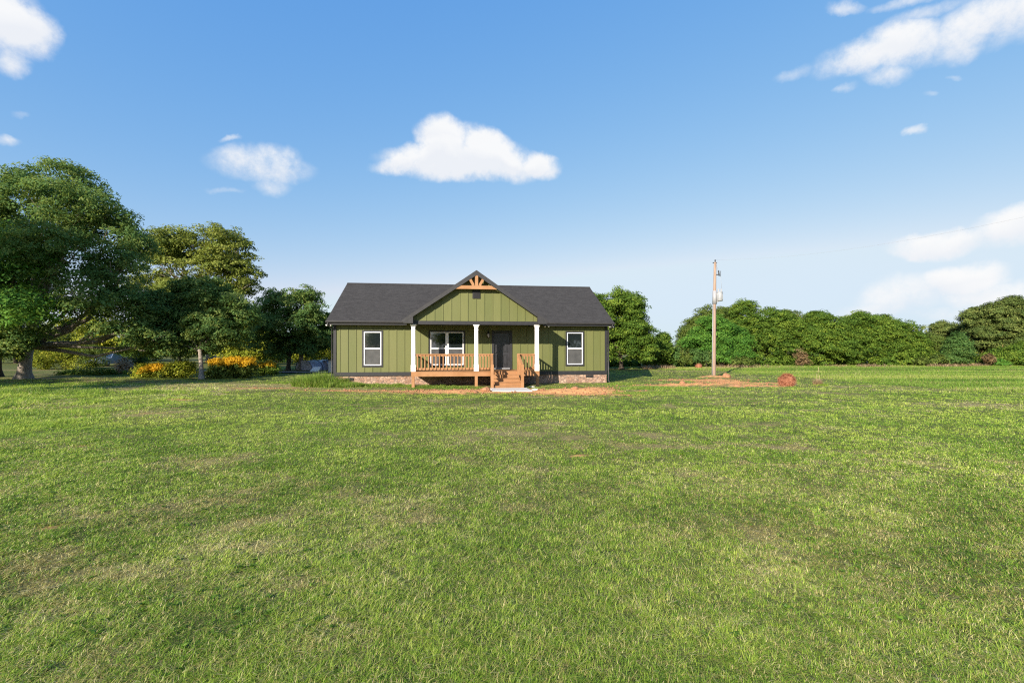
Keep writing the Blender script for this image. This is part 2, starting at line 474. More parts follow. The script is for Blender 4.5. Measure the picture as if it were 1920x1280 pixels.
DIRT = [(-0.8, 21.1, 6.8, 1.15, 0.95), (-5.5, 21.3, 3.0, 0.5, 0.8), (-2.6, 20.9, 2.6, 1.25, 1.1), (3.0, 20.6, 2.7, 1.7, 1.15), (1.0, 21.6, 2.0, 1.2, 1.0), (-7.2, 21.4, 3.0, 0.55, 0.8), (-12.2, 22.6, 2.4, 0.5, 0.55), (4.4, 22.8, 1.8, 0.8, 0.7),
        (11.9, 28.4, 3.3, 1.0, 1.0), (10.0, 24.6, 4.4, 0.8, 1.1), (12.6, 24.0, 2.0, 0.6, 1.1), (12.3, 26.2, 2.0, 1.5, 0.95), (14.4, 25.6, 1.7, 0.55, 0.9), (13.9, 30.6, 1.2, 0.6, 0.9), (9.0, 22.3, 1.2, 0.3, 0.6),
        (-5.2, 5.1, 0.13, 0.09, 0.9), (-8.9, 9.4, 0.22, 0.10, 0.7), (1.27, 8.67, 0.16, 0.09, 1.0), (1.9, 8.34, 0.18, 0.07, 1.0), (0.02, 4.18, 0.05, 0.08, 0.9), (-20.0, 26.2, 1.6, 0.35, 0.7), (-13.2, 17.8, 0.9, 0.3, 0.6), (-11.2, 14.2, 0.6, 0.25, 0.5), (-15.5, 15.0, 1.2, 0.3, 0.55)]
DRYP = [(-15.5, 24.0, 8.5, 2.6, 1.0), (-8.5, 22.2, 4.0, 0.8, 0.6), (-21.5, 21.5, 4.0, 1.2, 0.5), (-9.0, 19.8, 3.0, 1.6, 0.2), (0.4, 6.5, 2.0, 0.9, 0.22), (3.6, 6.6, 2.2, 0.8, 0.22), (3.0, 4.6, 1.0, 0.8, 0.10), (5.0, 12.0, 7.0, 0.8, 0.18), (8.0, 18.5, 6.0, 0.9, 0.2),
        (-4.6, 5.4, 1.3, 0.6, 0.3), (-1.2, 3.2, 0.35, 0.25, 0.3), (14.0, 20.5, 5.0, 1.2, 0.18), (-14.0, 15.5, 3.0, 1.0, 0.3), (25, 33, 8, 2.5, 0.25), (36, 40, 12, 2, 0.25)]
LUSH = [(-20, 12.8, 3.5, 1.2, 0.7), (-24, 20.0, 3.0, 1.0, 0.8), (-9.6, 24.6, 2.2, 1.4, 1.0), (-5.0, 23.8, 3.4, 0.9, 1.0), (6.9, 22.3, 2.6, 1.2, 0.9), (-20, 20.5, 3.5, 1.2, 0.8), (-13.5, 13.5, 2.5, 3.0, 0.6), (3.0, 14.0, 8.0, 2.5, 0.35), (-4.0, 13.0, 6.0, 3.0, 0.4)]


def blob_mask(x, y, items, seed, rough):
    n = fbm(x * 1.3 + 7, y * 1.3 - 3, seed, 4) - 0.5
    n2 = fbm(x * 6 + 7, y * 6 - 3, seed + 5, 3) - 0.5
    m = np.zeros_like(x)
    for cx, cy, rx, ry, k in items:
        r = 1 - np.sqrt(((x - cx) / rx) ** 2 + ((y - cy) / ry) ** 2)
        small = min(rx, ry) < 0.5
        r = r + (0.7 * n + 1.5 * n2) * rough * (0.7 if small else 1.0)
        m = np.maximum(m, np.clip(r * 1.7, 0, 1) * k)
    return np.clip(m, 0, 1)


def field_edge(y):                                        # where the mown lawn gives way to the taller field
    return np.interp(y, [0, 12, 19.4, 24.6, 30.6, 38, 46], [26, 24.0, 21.8, 19.9, 19.3, 17.5, 10.0])


def masks(x, y):
    dirt = blob_mask(x, y, DIRT, 11, 0.9)
    dry = blob_mask(x, y, DRYP, 23, 1.0)
    lush = blob_mask(x, y, LUSH, 31, 0.9)
    a = fbm(x * 0.35, y * 0.75, 41, 4); b = fbm(x * 2.2, y * 2.6, 43, 3); c = fbm(x * 0.12, y * 0.5, 47, 3)
    dry = np.clip(dry + 0.9 * sstep(0.50, 0.80, 0.5 * a + 0.5 * b) + 0.35 * sstep(0.5, 0.75, c) * (y > 9), 0, 1)
    return dirt, dry, lush


def gz(x, y):
    u, w = to_house(x, y)
    z = (fbm(x * 0.5, y * 0.5, 61, 3) - 0.5) * 0.10 + (fbm(x * 2.5, y * 2.5, 67, 2) - 0.5) * 0.03
    near = sstep(0, 3.0, np.maximum(np.abs(u) - 7.8, np.maximum(-w - 4.5, w - 8.8)))
    z = z * (0.25 + 0.75 * near) * sstep(80, 45, np.hypot(x, y))
    for cx, cy, rx, ry, h in [(3.1, 20.9, 2.2, 0.8, 0.16), (-2.4, 21.0, 2.2, 0.8, 0.07), (10.4, 24.6, 3.2, 0.7, 0.10), (12.4, 26.6, 2.0, 1.2, 0.10), (13.8, 30.8, 1.3, 0.7, 0.12), (14.5, 25.6, 1.5, 0.5, 0.06)]:
        r = np.clip(1 - ((x - cx) / rx) ** 2 - ((y - cy) / ry) ** 2, 0, 1)
        z = z + h * r * (0.3 + 1.4 * fbm(x * 3, y * 3, 71, 4))
    return z


def build_ground():
    def axis(a, b, st, lo, hi):
        core = np.arange(a, b + 1e-6, st)
        g = st * 1.25 ** np.arange(1, 45)
        up = b + np.cumsum(g); up = np.append(up[up < hi], hi)
        dn = a - np.cumsum(g); dn = np.append(dn[dn > lo], lo)
        return np.concatenate([dn[::-1], core, up])
    xs = axis(-36, 40, 0.17, -2500, 2500); ys = axis(1, 44, 0.13, -1500, 3500)
    X, Y = np.meshgrid(xs, ys); x = X.ravel(); y = Y.ravel()
    v = np.stack([x, y, gz(x, y)], 1)
    nx, ny = len(xs), len(ys)
    i = (np.arange(ny - 1)[:, None] * nx + np.arange(nx - 1)[None]).ravel()
    f = np.stack([i, i + 1, i + nx + 1, i + nx], 1)
    d, dr, lu = masks(x, y)
    t = NT('lawn_soil_and_thatch')
    n = t.tex('Noise', 3.0, Detail=8.0, Roughness=0.7); nf = t.tex('Noise', 38.0, Detail=4.0, Roughness=0.7); nb = t.tex('Noise', 0.35, Detail=5.0)
    g = t.ramp(nf.outputs['Fac'], [(0.3, (0.036, 0.048, 0.014)), (0.5, (0.080, 0.095, 0.028)), (0.7, (0.150, 0.145, 0.056))])
    g = t.mix(t.ramp(nb.outputs['Fac'], [(0.35, (0, 0, 0)), (0.7, (0.5, 0.5, 0.5))]), g, (0.140, 0.180, 0.040))
    g = t.mix(t.attr('dry'), g, t.ramp(nf.outputs['Fac'], [(0.3, (0.12, 0.10, 0.042)), (0.7, (0.36, 0.29, 0.14))]))
    cl = t.ramp(n.outputs['Fac'], [(0.25, (0.36, 0.150, 0.065)), (0.5, (0.62, 0.31, 0.115)), (0.75, (0.80, 0.47, 0.19))])
    cl = t.mix(0.3, cl, t.ramp(nf.outputs['Fac'], [(0.35, (0.26, 0.10, 0.045)), (0.65, (0.85, 0.52, 0.28))]))
    t.base(t.mix(t.attr('dirt'), g, cl), 0.95, 0.1)
    t.bump(nf.outputs['Fac'], 0.7, 0.05)
    o = np_mesh('ground', v, f, t.m, {'dirt': d, 'dry': dr}, smooth=True)
    tag(o, kind='structure')
    # the farm track behind, left of the house
    b = MB()
    pts = [(-36, 41.0), (-27, 38.6), (-20, 36.8), (-15, 36.2), (-8, 36.5), (4, 38)]
    vs = []
    for px_, py_ in pts: vs += [(px_, py_ - 0.7, 0.075), (px_, py_ + 0.7, 0.075)]
    b.add(vs, [(2 * k, 2 * k + 2, 2 * k + 3, 2 * k + 1) for k in range(len(pts) - 1)])
    tag(b.build('farm_track', M['track'], None), kind='structure')


t = NT('track_gravel')
n = t.tex('Noise', 4.0, Detail=8.0, Roughness=0.7)
t.base(t.ramp(n.outputs['Fac'], [(0.3, (0.13, 0.09, 0.085)), (0.7, (0.30, 0.22, 0.20))]), 0.95, 0.1); M['track'] = t.m
build_ground()

# ------------------------------------------------------------------ the house
HOUSE = empty('house', (OX, OY, 0), TH, 'single-storey olive green board-and-batten house with front porch and dark shingle roof', 'house')
HW, RID, EV, RK = 7.585, 4.3, 0.47, 0.264                # half width, ridge line, eave and rake overhang
ZE, ZR = 3.445, 6.09
SL = (ZR - ZE) / (RID + EV)
PD = 1.70                                                 # porch depth to the column line
PU = -0.03                                                # middle of the porch gable
ZB0, ZB1, ZT = 0.497, 0.70, 3.30


def hp(name, b, mat, parent=None): return b.build(name, mat, parent if parent is not None else HOUSE)


WIN = [(-6.02, -5.10), (-2.471, -0.661), (5.217, 6.144)]
WZ = (1.068, 2.885)
DOOR = (1.02, 1.96, 0.86, 2.87)


def wall_with_holes(b, x0, x1, z0, z1, holes, y0, y1):
    xs = sorted({x0, x1, *[h[0] for h in holes], *[h[1] for h in holes]})
    zs = sorted({z0, z1, *[h[2] for h in holes], *[h[3] for h in holes]})
    for i in range(len(xs) - 1):
        run = None
        for j in range(len(zs) - 1):
            cx, cz = (xs[i] + xs[i + 1]) / 2, (zs[j] + zs[j + 1]) / 2
            hole = any(h[0] < cx < h[1] and h[2] < cz < h[3] for h in holes)
            if not hole: b.box(xs[i], xs[i + 1], y0, y1, zs[j], zs[j + 1])


def front_wall():
    b = MB()
    holes = [(a, c, WZ[0], WZ[1]) for a, c in WIN] + [DOOR]
    wall_with_holes(b, -HW, HW, ZB1, 3.42, holes, 0.0, 0.14)
    cas = [(a - 0.09, c + 0.09, WZ[0] - 0.10, WZ[1] + 0.09) for a, c in WIN] + [(DOOR[0] - 0.10, DOOR[1] + 0.12, 0, DOOR[3] + 0.09)]
    x = -HW + 0.30
    while x < HW - 0.2:
        segs = [(ZB1 + 0.002, 3.41)]
        for a, c, z0, z1 in cas:
            if a - 0.034 < x < c + 0.034:
                new = []
                for s0, s1 in segs:
                    if z0 > s0: new.append((s0, min(s1, z0)))
                    if z1 < s1: new.append((max(s0, z1), s1))
                segs = new
        for s0, s1 in segs:
            if s1 - s0 > 0.03: b.box(x - 0.033, x + 0.033, -0.024, 0.002, s0, s1)
        x += 0.425
    hp('front_wall', b, M['siding'])
    b = MB()                                              # the other three sides, gable ends under the roof
    b.box(-HW, HW, 8.46, 8.6, ZB1, 3.3)
    for s in (-1, 1):
        poly = [(0.14, ZB1), (8.46, ZB1), (8.46, 3.62), (RID, 5.93), (0.14, 3.62)]
        x0, x1 = sorted((s * HW, s * (HW - 0.14)))
        vs = [(x0, y, z) for y, z in poly] + [(x1, y, z) for y, z in poly]
        n = len(poly)
        b.add(vs, [tuple(range(n - 1, -1, -1)), tuple(range(n, 2 * n))] + [(i, (i + 1) % n, (i + 1) % n + n, i + n) for i in range(n)])
        y = 0.5
        while y < 8.4:
            zt = 3.62 + (RID - abs(y - RID)) * SL - 0.14 * SL - 0.05
            xa, xb = sorted((s * (HW - 0.002), s * (HW + 0.024)))
            b.box(xa, xb, y - 0.033, y + 0.033, ZB1, min(zt, 5.8)); y += 0.425
    hp('side_wall', b, M['siding'])


front_wall()
b = MB(); b.box(-HW + 0.02, HW - 0.02, 0.025, 8.57, -0.3, ZB0); hp('foundation', b, M['stone'])
b = MB(); b.box(-HW - 0.01, HW + 0.01, -0.03, 8.63, ZB0, ZB1); hp('skirt_board', b, M['black'])
for s in (-1, 1):
    b = MB(); x0, x1 = sorted((s * (HW - 0.135), s * (HW + 0.032)))
    b.box(x0, x1, -0.034, 0.0, ZB1, 3.42)
    xa, xb = sorted((s * HW, s * (HW + 0.032))); b.box(xa, xb, 0.0, 0.13, ZB1, 3.42)
    hp('corner_trim', b, M['black'])
for x0, x1 in ((-HW + 0.14, -3.40), (3.36, HW - 0.14)):
    b = MB(); b.box(x0, x1, -0.028, -0.001, 3.32, 3.42); hp('soffit_shade_strip', b, M['black'])  # black strip standing in for the dark line of the shadowed soffit
for x, z in ((-6.78, 0.33), (6.55, 0.395)):
    b = MB(); b.box(x - 0.21, x + 0.21, -0.015, 0.03, z - 0.065, z + 0.065)
    v = hp('foundation_vent', b, M['black'])
    b = MB()
    for k in range(3): b.box(x - 0.19, x + 0.19, -0.028, -0.016, z - 0.048 + k * 0.036, z - 0.034 + k * 0.036)
    hp('louver', b, M['charcoal'], v)

# roofs
b = MB(); XO = HW + RK
b.slab([(-XO, -EV, ZE), (XO, -EV, ZE), (XO, RID, ZR), (-XO, RID, ZR)], 0.10)
b.slab([(-XO, RID, ZR), (XO, RID, ZR), (XO, 2 * RID + EV, ZE), (-XO, 2 * RID + EV, ZE)], 0.10)
roof = hp('roof', b, M['shingle'])
b = MB()
b.slab([(-XO, RID - 0.16, ZR - 0.16 * SL + 0.018), (XO, RID - 0.16, ZR - 0.16 * SL + 0.018), (XO, RID, ZR + 0.02), (-XO, RID, ZR + 0.02)], 0.012)
b.slab([(-XO, RID, ZR + 0.02), (XO, RID, ZR + 0.02), (XO, RID + 0.16, ZR - 0.16 * SL + 0.018), (-XO, RID + 0.16, ZR - 0.16 * SL + 0.018)], 0.012)
hp('ridge_cap', b, M['shingle'], roof)
for x0, x1 in ((-XO + 0.005, -3.70), (3.74, XO - 0.005)):
    b = MB(); b.box(x0, x1, -EV + 0.01, -EV + 0.04, ZE - 0.21, ZE - 0.02); hp('fascia', b, M['black'])
    b = MB(); b.box(x0, x1, -EV + 0.04, -0.03, ZE - 0.13, ZE - 0.115); hp('soffit', b, M['black'])
for x0, x1 in ((-XO - 0.02, -3.76), (3.80, XO + 0.02)):
    b = MB()
    pr = [(-EV + 0.008, ZE - 0.005), (-EV - 0.10, ZE - 0.005), (-EV - 0.10, ZE - 0.05), (-EV - 0.07, ZE - 0.11), (-EV + 0.008, ZE - 0.11)]
    vs = [(x0, y, z) for y, z in pr] + [(x1, y, z) for y, z in pr]; n = 5
    b.add(vs, [tuple(range(n)), tuple(range(2 * n - 1, n - 1, -1))] + [(i + n, (i + 1) % n + n, (i + 1) % n, i) for i in range(n)])
    hp('gutter', b, M['charcoal'])
for s in (-1, 1):
    b = MB(); x = s * (HW + 0.075)
    b.tube([(x + s * 0.10, -EV - 0.03, ZE - 0.11), (x + s * 0.09, -EV - 0.01, ZE - 0.2), (x, -0.06, ZE - 0.42), (x, -0.05, 0.12), (x + s * 0.02, -0.2, 0.05)], [0.035] * 5, 6)
    hp('downspout', b, M['charcoal'])
for s in (-1, 1):                                          # side rake boards
    b = MB()
    x0, x1 = sorted((s * (XO - 0.03), s * (XO + 0.004)))
    for y0, y1 in ((-EV, RID), (2 * RID + EV, RID)):
        p = [(y0, ZE - 0.012), (y1, ZR - 0.012), (y1, ZR - 0.20), (y0, ZE - 0.20)]
        vs = [(x0, y, z) for y, z in p] + [(x1, y, z) for y, z in p]
        b.add(vs, [(0, 1, 2, 3), (7, 6, 5, 4), (0, 4, 5, 1), (1, 5, 6, 2), (2, 6, 7, 3), (3, 7, 4, 0)])
    hp('rake_board', b, M['black'])

# porch roof, gable, truss
GA, GT, GH = 5.985, 3.425, 3.72                            # apex, tip height, half span
GF = -(PD + 0.36)                                          # front of the gable overhang
gs = (GA - GT) / GH
b = MB()
wy = lambda z: (z - ZE) / SL - EV
for s in (-1, 1):
    q = [(PU + s * GH, GF, GT + 0.012), (PU, GF, GA + 0.012), (PU, wy(GA) + 0.02, GA + 0.012), (PU + s * GH, wy(GT) + 0.02, GT + 0.012)]
    b.slab(q if s < 0 else q[::-1], 0.10)
hp('porch_roof', b, M['shingle'])
b = MB()
for s in (-1, 1):
    p = [(PU, GA - 0.005), (PU + s * (GH + 0.005), GT - 0.005), (PU + s * (GH + 0.005), GT - 0.10), (PU + s * (GH - 0.12), GT - 0.10), (PU, GA - 0.25)]
    b.prism(p if s < 0 else p[::-1], GF - 0.035, GF + 0.012)
for s in (-1, 1):                                          # boxed cornice returns at both feet of the gable
    p = [(PU + s * (GH - 0.02), GT - 0.06), (PU + s * (GH - 0.06), GT - 0.165), (PU + s * 3.19, GT - 0.165), (PU + s * 3.19, GT + 0.20)]
    b.prism(p if s < 0 else p[::-1], GF - 0.030, -PD + 0.10)
hp('gable_fascia', b, M['charcoal'])
b = MB()                                                   # underside of the gable overhang and porch ceiling
for s in (-1, 1):
    b.slab([(PU, GF + 0.02, GA - 0.115), (PU + s * 3.5, GF + 0.02, GA - 0.115 - 3.5 * gs), (PU + s * 3.5, -PD, GA - 0.115 - 3.5 * gs), (PU, -PD, GA - 0.115)], 0.02)
b.box(PU - 3.19, PU + 3.19, -PD + 0.1, -0.03, 3.27, 3.30)
hp('soffit', b, M['black'])
b = MB()
gw = 3.19
b.prism([(PU - gw, 3.40), (PU + gw, 3.40), (PU + gw, GA - 0.10 - gw * gs), (PU, GA - 0.12), (PU - gw, GA - 0.10 - gw * gs)], -PD - 0.06, -PD + 0.0)
x = -3.0
while x < 3.1:
    zt = GA - 0.14 - (abs(x) + 0.04) * gs
    vz = (4.55, 5.01)
    if abs(x + 0.01) < 0.24:
        b.box(PU + x - 0.033, PU + x + 0.033, -PD - 0.083, -PD - 0.058, 3.402, vz[0]); b.box(PU + x - 0.033, PU + x + 0.033, -PD - 0.083, -PD - 0.058, vz[1], zt)
    elif zt > 3.45: b.box(PU + x - 0.033, PU + x + 0.033, -PD - 0.083, -PD - 0.058, 3.402, zt)
    x += 0.425
hp('gable_wall', b, M['siding'])
for s in (-1, 1):                                          # side cheeks of the porch gable above the beams
    b = MB(); x0, x1 = sorted((PU + s * 3.15, PU + s * 3.19)); b.box(x0, x1, -PD, 0.0, 3.31, 3.7)
    hp('porch_cheek', b, M['siding'])
b = MB(); b.box(PU - 3.25, PU + 3.25, -PD - 0.10, -PD + 0.09, 3.215, 3.398)
for s in (-1, 1):
    x0, x1 = sorted((PU + s * 3.02, PU + s * 3.2)); b.box(x0, x1, -PD + 0.09, -0.03, 3.22, 3.395)
hp('porch_beam', b, M['black'])
b = MB(); b.box(PU - 0.20, PU + 0.20, -PD - 0.10, -PD - 0.055, 4.57, 4.99); gv = hp('gable_vent', b, M['black'])
b = MB()
for k in range(7): b.slab([(PU - 0.165, -PD - 0.125, 4.62 + k * 0.05), (PU + 0.165, -PD - 0.125, 4.62 + k * 0.05), (PU + 0.165, -PD - 0.10, 4.645 + k * 0.05), (PU - 0.165, -PD - 0.10, 4.645 + k * 0.05)], 0.008)
hp('louver', b, M['charcoal'], gv)
ty0, ty1 = GF - 0.02, GF + 0.12
b = MB(); hb = lambda z: (GA - 0.25 - z) / gs
b.prism([(PU - hb(5.02) - 0.02, 5.02), (PU + hb(5.02) + 0.02, 5.02), (PU + hb(5.20) - 0.02, 5.20), (PU - hb(5.20) + 0.02, 5.20)], ty0 - 0.004, ty1)
tr = hp('gable_truss', b, M['cedar'])
b = MB(); b.box(PU - 0.078, PU + 0.078, ty0, ty1, 5.205, GA - 0.24); hp('king_post', b, M['cedar'], tr)
for s in (-1, 1):
    d = Vector((s * 0.56, 0, 1.0)).normalized(); nn = Vector((d.z, 0, -d.x)) * 0.065
    c0 = Vector((PU + s * 0.155, 0, 5.21)); c1 = c0 + d * 0.44
    p = [(c0 - nn), (c0 + nn), (c1 + nn), (c1 - nn)]
    b = MB(); b.prism([(v.x, v.z) for v in p], ty0 + 0.003, ty1 - 0.003); hp('brace', b, M['cedar'], tr)

# windows: the white frame carries its dark casing, glass and insect screen
for a, c in WIN:
    wide = c - a > 1.3
    mids = [(a, c)] if not wide else [(a, (a + c) / 2 - 0.085 + 0.05), ((a + c) / 2 + 0.085 - 0.05, c)]
    b = MB(); z0, z1 = WZ; zm = 1.985; f = 0.046
    y0, y1 = -0.022, 0.05
    b.box(a, c, y0, y1, z1 - f, z1); b.box(a, c, y0, y1, z0, z0 + f)
    b.box(a, a + f, y0, y1, z0 + f, z1 - f); b.box(c - f, c, y0, y1, z0 + f, z1 - f)
    if wide: b.box((a + c) / 2 - 0.085, (a + c) / 2 + 0.085, y0 - 0.002, y1, z0 + f, z1 - f)
    panes = [(a + f, c - f)] if not wide else [(a + f, (a + c) / 2 - 0.085), ((a + c) / 2 + 0.085, c - f)]
    for p0, p1 in panes: b.box(p0, p1, y0 + 0.012, y1, zm - 0.032, zm + 0.032)
    w = hp('window', b, M['vinyl'])
    b = MB(); k = 0.085
    b.box(a - k, c + k, -0.032, 0.0, z1 + 0.001, z1 + k); b.box(a - k, c + k, -0.034, 0.0, z0 - k - 0.01, z0 - 0.001)
    b.box(a - k, a - 0.001, -0.032, 0.0, z0, z1); b.box(c + 0.001, c + k, -0.032, 0.0, z0, z1)
    hp('window_casing', b, M['black'], w)
    for p0, p1 in panes:
        b = MB(); b.box(p0, p1, 0.02, 0.028, zm + 0.032, z1 - f); hp('pane', b, M['glass'], w)
        b = MB(); b.box(p0, p1, 0.012, 0.02, z0 + f, zm - 0.032); hp('insect_screen', b, M['screen'], w)

# door
d0, d1, dz0, dz1 = DOOR
b = MB(); b.box(d0 + 0.03, d1 - 0.03, 0.05, 0.09, dz0 + 0.03, dz1 - 0.03)
xl, xr = d0 + 0.03, d1 - 0.03; pw = (xr - xl - 3 * 0.12) / 2
rows = [(dz0 + 0.17, dz0 + 0.78), (dz0 + 0.93, dz0 + 1.52), (dz0 + 1.64, dz0 + 1.86)]
for z0, z1 in rows:
    for k in range(2):
        p0 = xl + 0.12 + k * (pw + 0.12)
        for q in ((p0, p0 + 0.03, z0, z1), (p0 + pw - 0.03, p0 + pw, z0, z1), (p0 + 0.03, p0 + pw - 0.03, z0, z0 + 0.03), (p0 + 0.03, p0 + pw - 0.03, z1 - 0.03, z1)):
            b.box(q[0], q[1], 0.020, 0.052, q[2], q[3])
        b.box(p0 + 0.06, p0 + pw - 0.06, 0.030, 0.052, z0 + 0.06, z1 - 0.06)
door = hp('door', b, M['door'])
b = MB(); k = 0.10
b.box(d0 - k, d0 + 0.028, -0.036, 0.06, dz0 - 0.04, dz1); b.box(d1 - 0.028, d1 + k, -0.036, 0.06, dz0 - 0.04, dz1); b.box(d0 - k, d1 + k, -0.038, 0.06, dz1 + 0.001, dz1 + k)
b.box(d0 + 0.028, d1 - 0.028, -0.036, 0.06, dz1 - 0.028, dz1)
hp('door_frame', b, M['black'], door)
b = MB(); b.box(d0 + 0.03, d1 - 0.03, -0.06, 0.09, dz0 - 0.03, dz0 + 0.024); hp('door_sill', b, M['metal'], door)
b = MB(); b.lathe([(0.028, 0), (0.03, 0.01), (0.012, 0.02), (0.012, 0.05), (0.03, 0.06), (0.03, 0.09), (0.01, 0.10)], n=10)
kn = hp('door_knob', b, M['charcoal'], door); kn.rotation_euler = (R(90), 0, 0); kn.location = (xl + 0.07, 0.05, dz0 + 0.92)
# lantern left of the door
lx = 0.71
b = MB()
b.box(lx - 0.05, lx + 0.05, -0.04, -0.0, 2.72, 2.94)
b.tube([(lx, -0.03, 2.88), (lx, -0.10, 2.97), (lx, -0.15, 2.95), (lx, -0.15, 2.90)], [0.012] * 4, 6)
b.lathe([(0.015, 2.93), (0.03, 2.90), (0.10, 2.82), (0.095, 2.80), (0.085, 2.80)], (lx, -0.15, 0), 6)
b.lathe([(0.065, 2.60), (0.07, 2.585), (0.03, 2.57), (0.01, 2.55)], (lx, -0.15, 0), 6)
for k in range(6):
    a = k * math.pi / 3
    b.tube([(lx + 0.065 * math.cos(a), -0.15 + 0.065 * math.sin(a), 2.59), (lx + 0.088 * math.cos(a), -0.15 + 0.088 * math.sin(a), 2.81)], [0.007, 0.007], 4)
la = hp('wall_lantern', b, M['black'])
b = MB(); b.lathe([(0.055, 2.60), (0.078, 2.80)], (lx, -0.15, 0), 6); hp('lantern_glass', b, M['lampglass'], la)
# flood lights under the eaves
for fx, fy, s in ((-7.74, -0.30, -1), (3.98, -0.28, 1), (7.72, -0.30, 1)):
    b = MB(); b.lathe([(0.05, 0), (0.055, 0.02), (0.03, 0.04)], (fx, fy, 3.28), 10)
    fl = hp('flood_light', b, M['metal'])
    for q in (-1, 1):
        b = MB(); c0 = Vector((fx + q * 0.03, fy, 3.27)); dv = Vector((q * 0.6, -0.6, -0.5)).normalized()
        b.tube([c0, c0 + dv * 0.05, c0 + dv * 0.07, c0 + dv * 0.15], [0.015, 0.02, 0.035, 0.055], 10); hp('lamp_head', b, M['white'], fl)

# porch deck, posts, columns
DX0, DX1, DF, DZ = -3.34, 3.28, -PD - 0.13, 0.81
b = MB()
for k in range(13):
    y0 = DF - 0.02 + k * 0.143
    b.box(DX0, DX1, y0, min(y0 + 0.137, -0.035), DZ - 0.035, DZ)
deck = hp('deck', b, M['cedar'])
b = MB()
b.box(DX0, 0.70, DF, DF + 0.04, 0.555, DZ - 0.036); b.box(2.22, DX1, DF, DF + 0.04, 0.555, DZ - 0.036)
b.box(0.70, 2.22, DF + 0.002, DF + 0.04, 0.57, DZ - 0.036)
b.box(DX0, DX0 + 0.04, DF + 0.04, -0.035, 0.555, DZ - 0.036); b.box(DX1 - 0.04, DX1, DF + 0.04, -0.035, 0.555, DZ - 0.036)
hp('rim_joist', b, M['cedar'], deck)
b = MB()
for k in range(15): b.box(DX0 + 0.3 + k * 0.43, DX0 + 0.34 + k * 0.43, DF + 0.04, -0.035, 0.58, DZ - 0.036)
hp('floor_joist', b, M['cedar'], deck)
for x in (-3.24, -0.035, 3.19):
    b = MB(); b.box(x - 0.072, x + 0.072, DF - 0.012, DF + 0.13, -0.1, 0.554 if abs(x) > 1 else 0.5545); hp('deck_post', b, M['cedar'])
for x in (-3.24, -0.035, 3.16):
    b = MB()
    b.square_lathe([(0.118, DZ), (0.118, 1.14), (0.102, 1.16), (0.090, 2.92), (0.102, 2.925), (0.102, 2.955), (0.090, 2.96), (0.092, 3.08), (0.105, 3.085), (0.11, 3.12), (0.155, 3.18), (0.16, 3.213)], x, -PD)
    hp('column', b, M['white'])


def baluster(x, y, z0, z1, parent, along='x'):
    b = MB(); b.box(x - 0.026, x + 0.026, y - 0.02, y + 0.02, z0, z1); return hp('baluster', b, M['cedar'], parent)


def flat_railing(x0, x1, y, n):
    b = MB()
    b.box(x0, x1, y - 0.045, y + 0.045, 1.665, 1.705); b.box(x0, x1, y - 0.022, y + 0.022, 1.585, 1.664)
    r = hp('railing', b, M['cedar'])
    b = MB(); b.box(x0, x1, y - 0.022, y + 0.022, 0.885, 0.985); hp('bottom_rail', b, M['cedar'], r)
    for k in range(n):
        x = x0 + (k + 0.5) * (x1 - x0) / n
        baluster(x, y - 0.043, 0.90, 1.66, r)
    return r


RY = -PD - 0.02
flat_railing(-3.12, -0.155, RY, 16)
flat_railing(0.085, 0.70, RY, 4)
flat_railing(2.24, 3.04, RY, 5)
for x, xo in ((DX0 + 0.08, -0.04), (DX1 - 0.08, 0.04)):
    b = MB(); b.box(x - 0.02, x + 0.02, RY + 0.12, -0.05, 1.60, 1.70); r = hp('railing', b, M['cedar'])
    b = MB(); b.box(x - 0.02, x + 0.02, RY + 0.12, -0.05, 0.885, 0.985); hp('bottom_rail', b, M['cedar'], r)
    for k in range(8): baluster(x + xo, RY + 0.25 + k * 0.185, 0.90, 1.66, r)
# stair: closed risers, treads in two boards
SX0, SX1 = 0.80, 2.16
rise, run, nst = 0.168, 0.285, 5
stair = None
for s in (SX0 - 0.045, SX1 + 0.005):
    b = MB()
    poly = [(DF - 0.003, DZ - 0.22), (DF - 0.003, 0.32), (DF - 4 * run - 0.02, -0.05), (DF - 4 * run - 0.02, 0.13)]
    vs = [(s, y, z) for y, z in poly] + [(s + 0.04, y, z) for y, z in poly]
    b.add(vs, [(0, 1, 2, 3), (7, 6, 5, 4), (0, 4, 5, 1), (1, 5, 6, 2), (2, 6, 7, 3), (3, 7, 4, 0)])
    if stair is None: stair = hp('stair', b, M['cedar'])
    else: hp('stringer', b, M['cedar'], stair)
for k in range(nst):
    zt = DZ - k * rise; yb = DF - k * run
    b = MB(); b.box(SX0, SX1, yb - 0.022, yb - 0.002, zt - rise, zt - 0.037); hp('riser', b, M['cedar'], stair)
    if k < nst - 1:
        b = MB()
        b.box(SX0 - 0.01, SX1 + 0.01, yb - run / 2 - 0.021, yb - 0.023, zt - rise - 0.036, zt - rise); b.box(SX0 - 0.01, SX1 + 0.01, yb - run - 0.045, yb - run / 2 - 0.026, zt - rise - 0.036, zt - rise)
        hp('tread', b, M['cedar'], stair)
yb = DF - 4 * run - 0.07
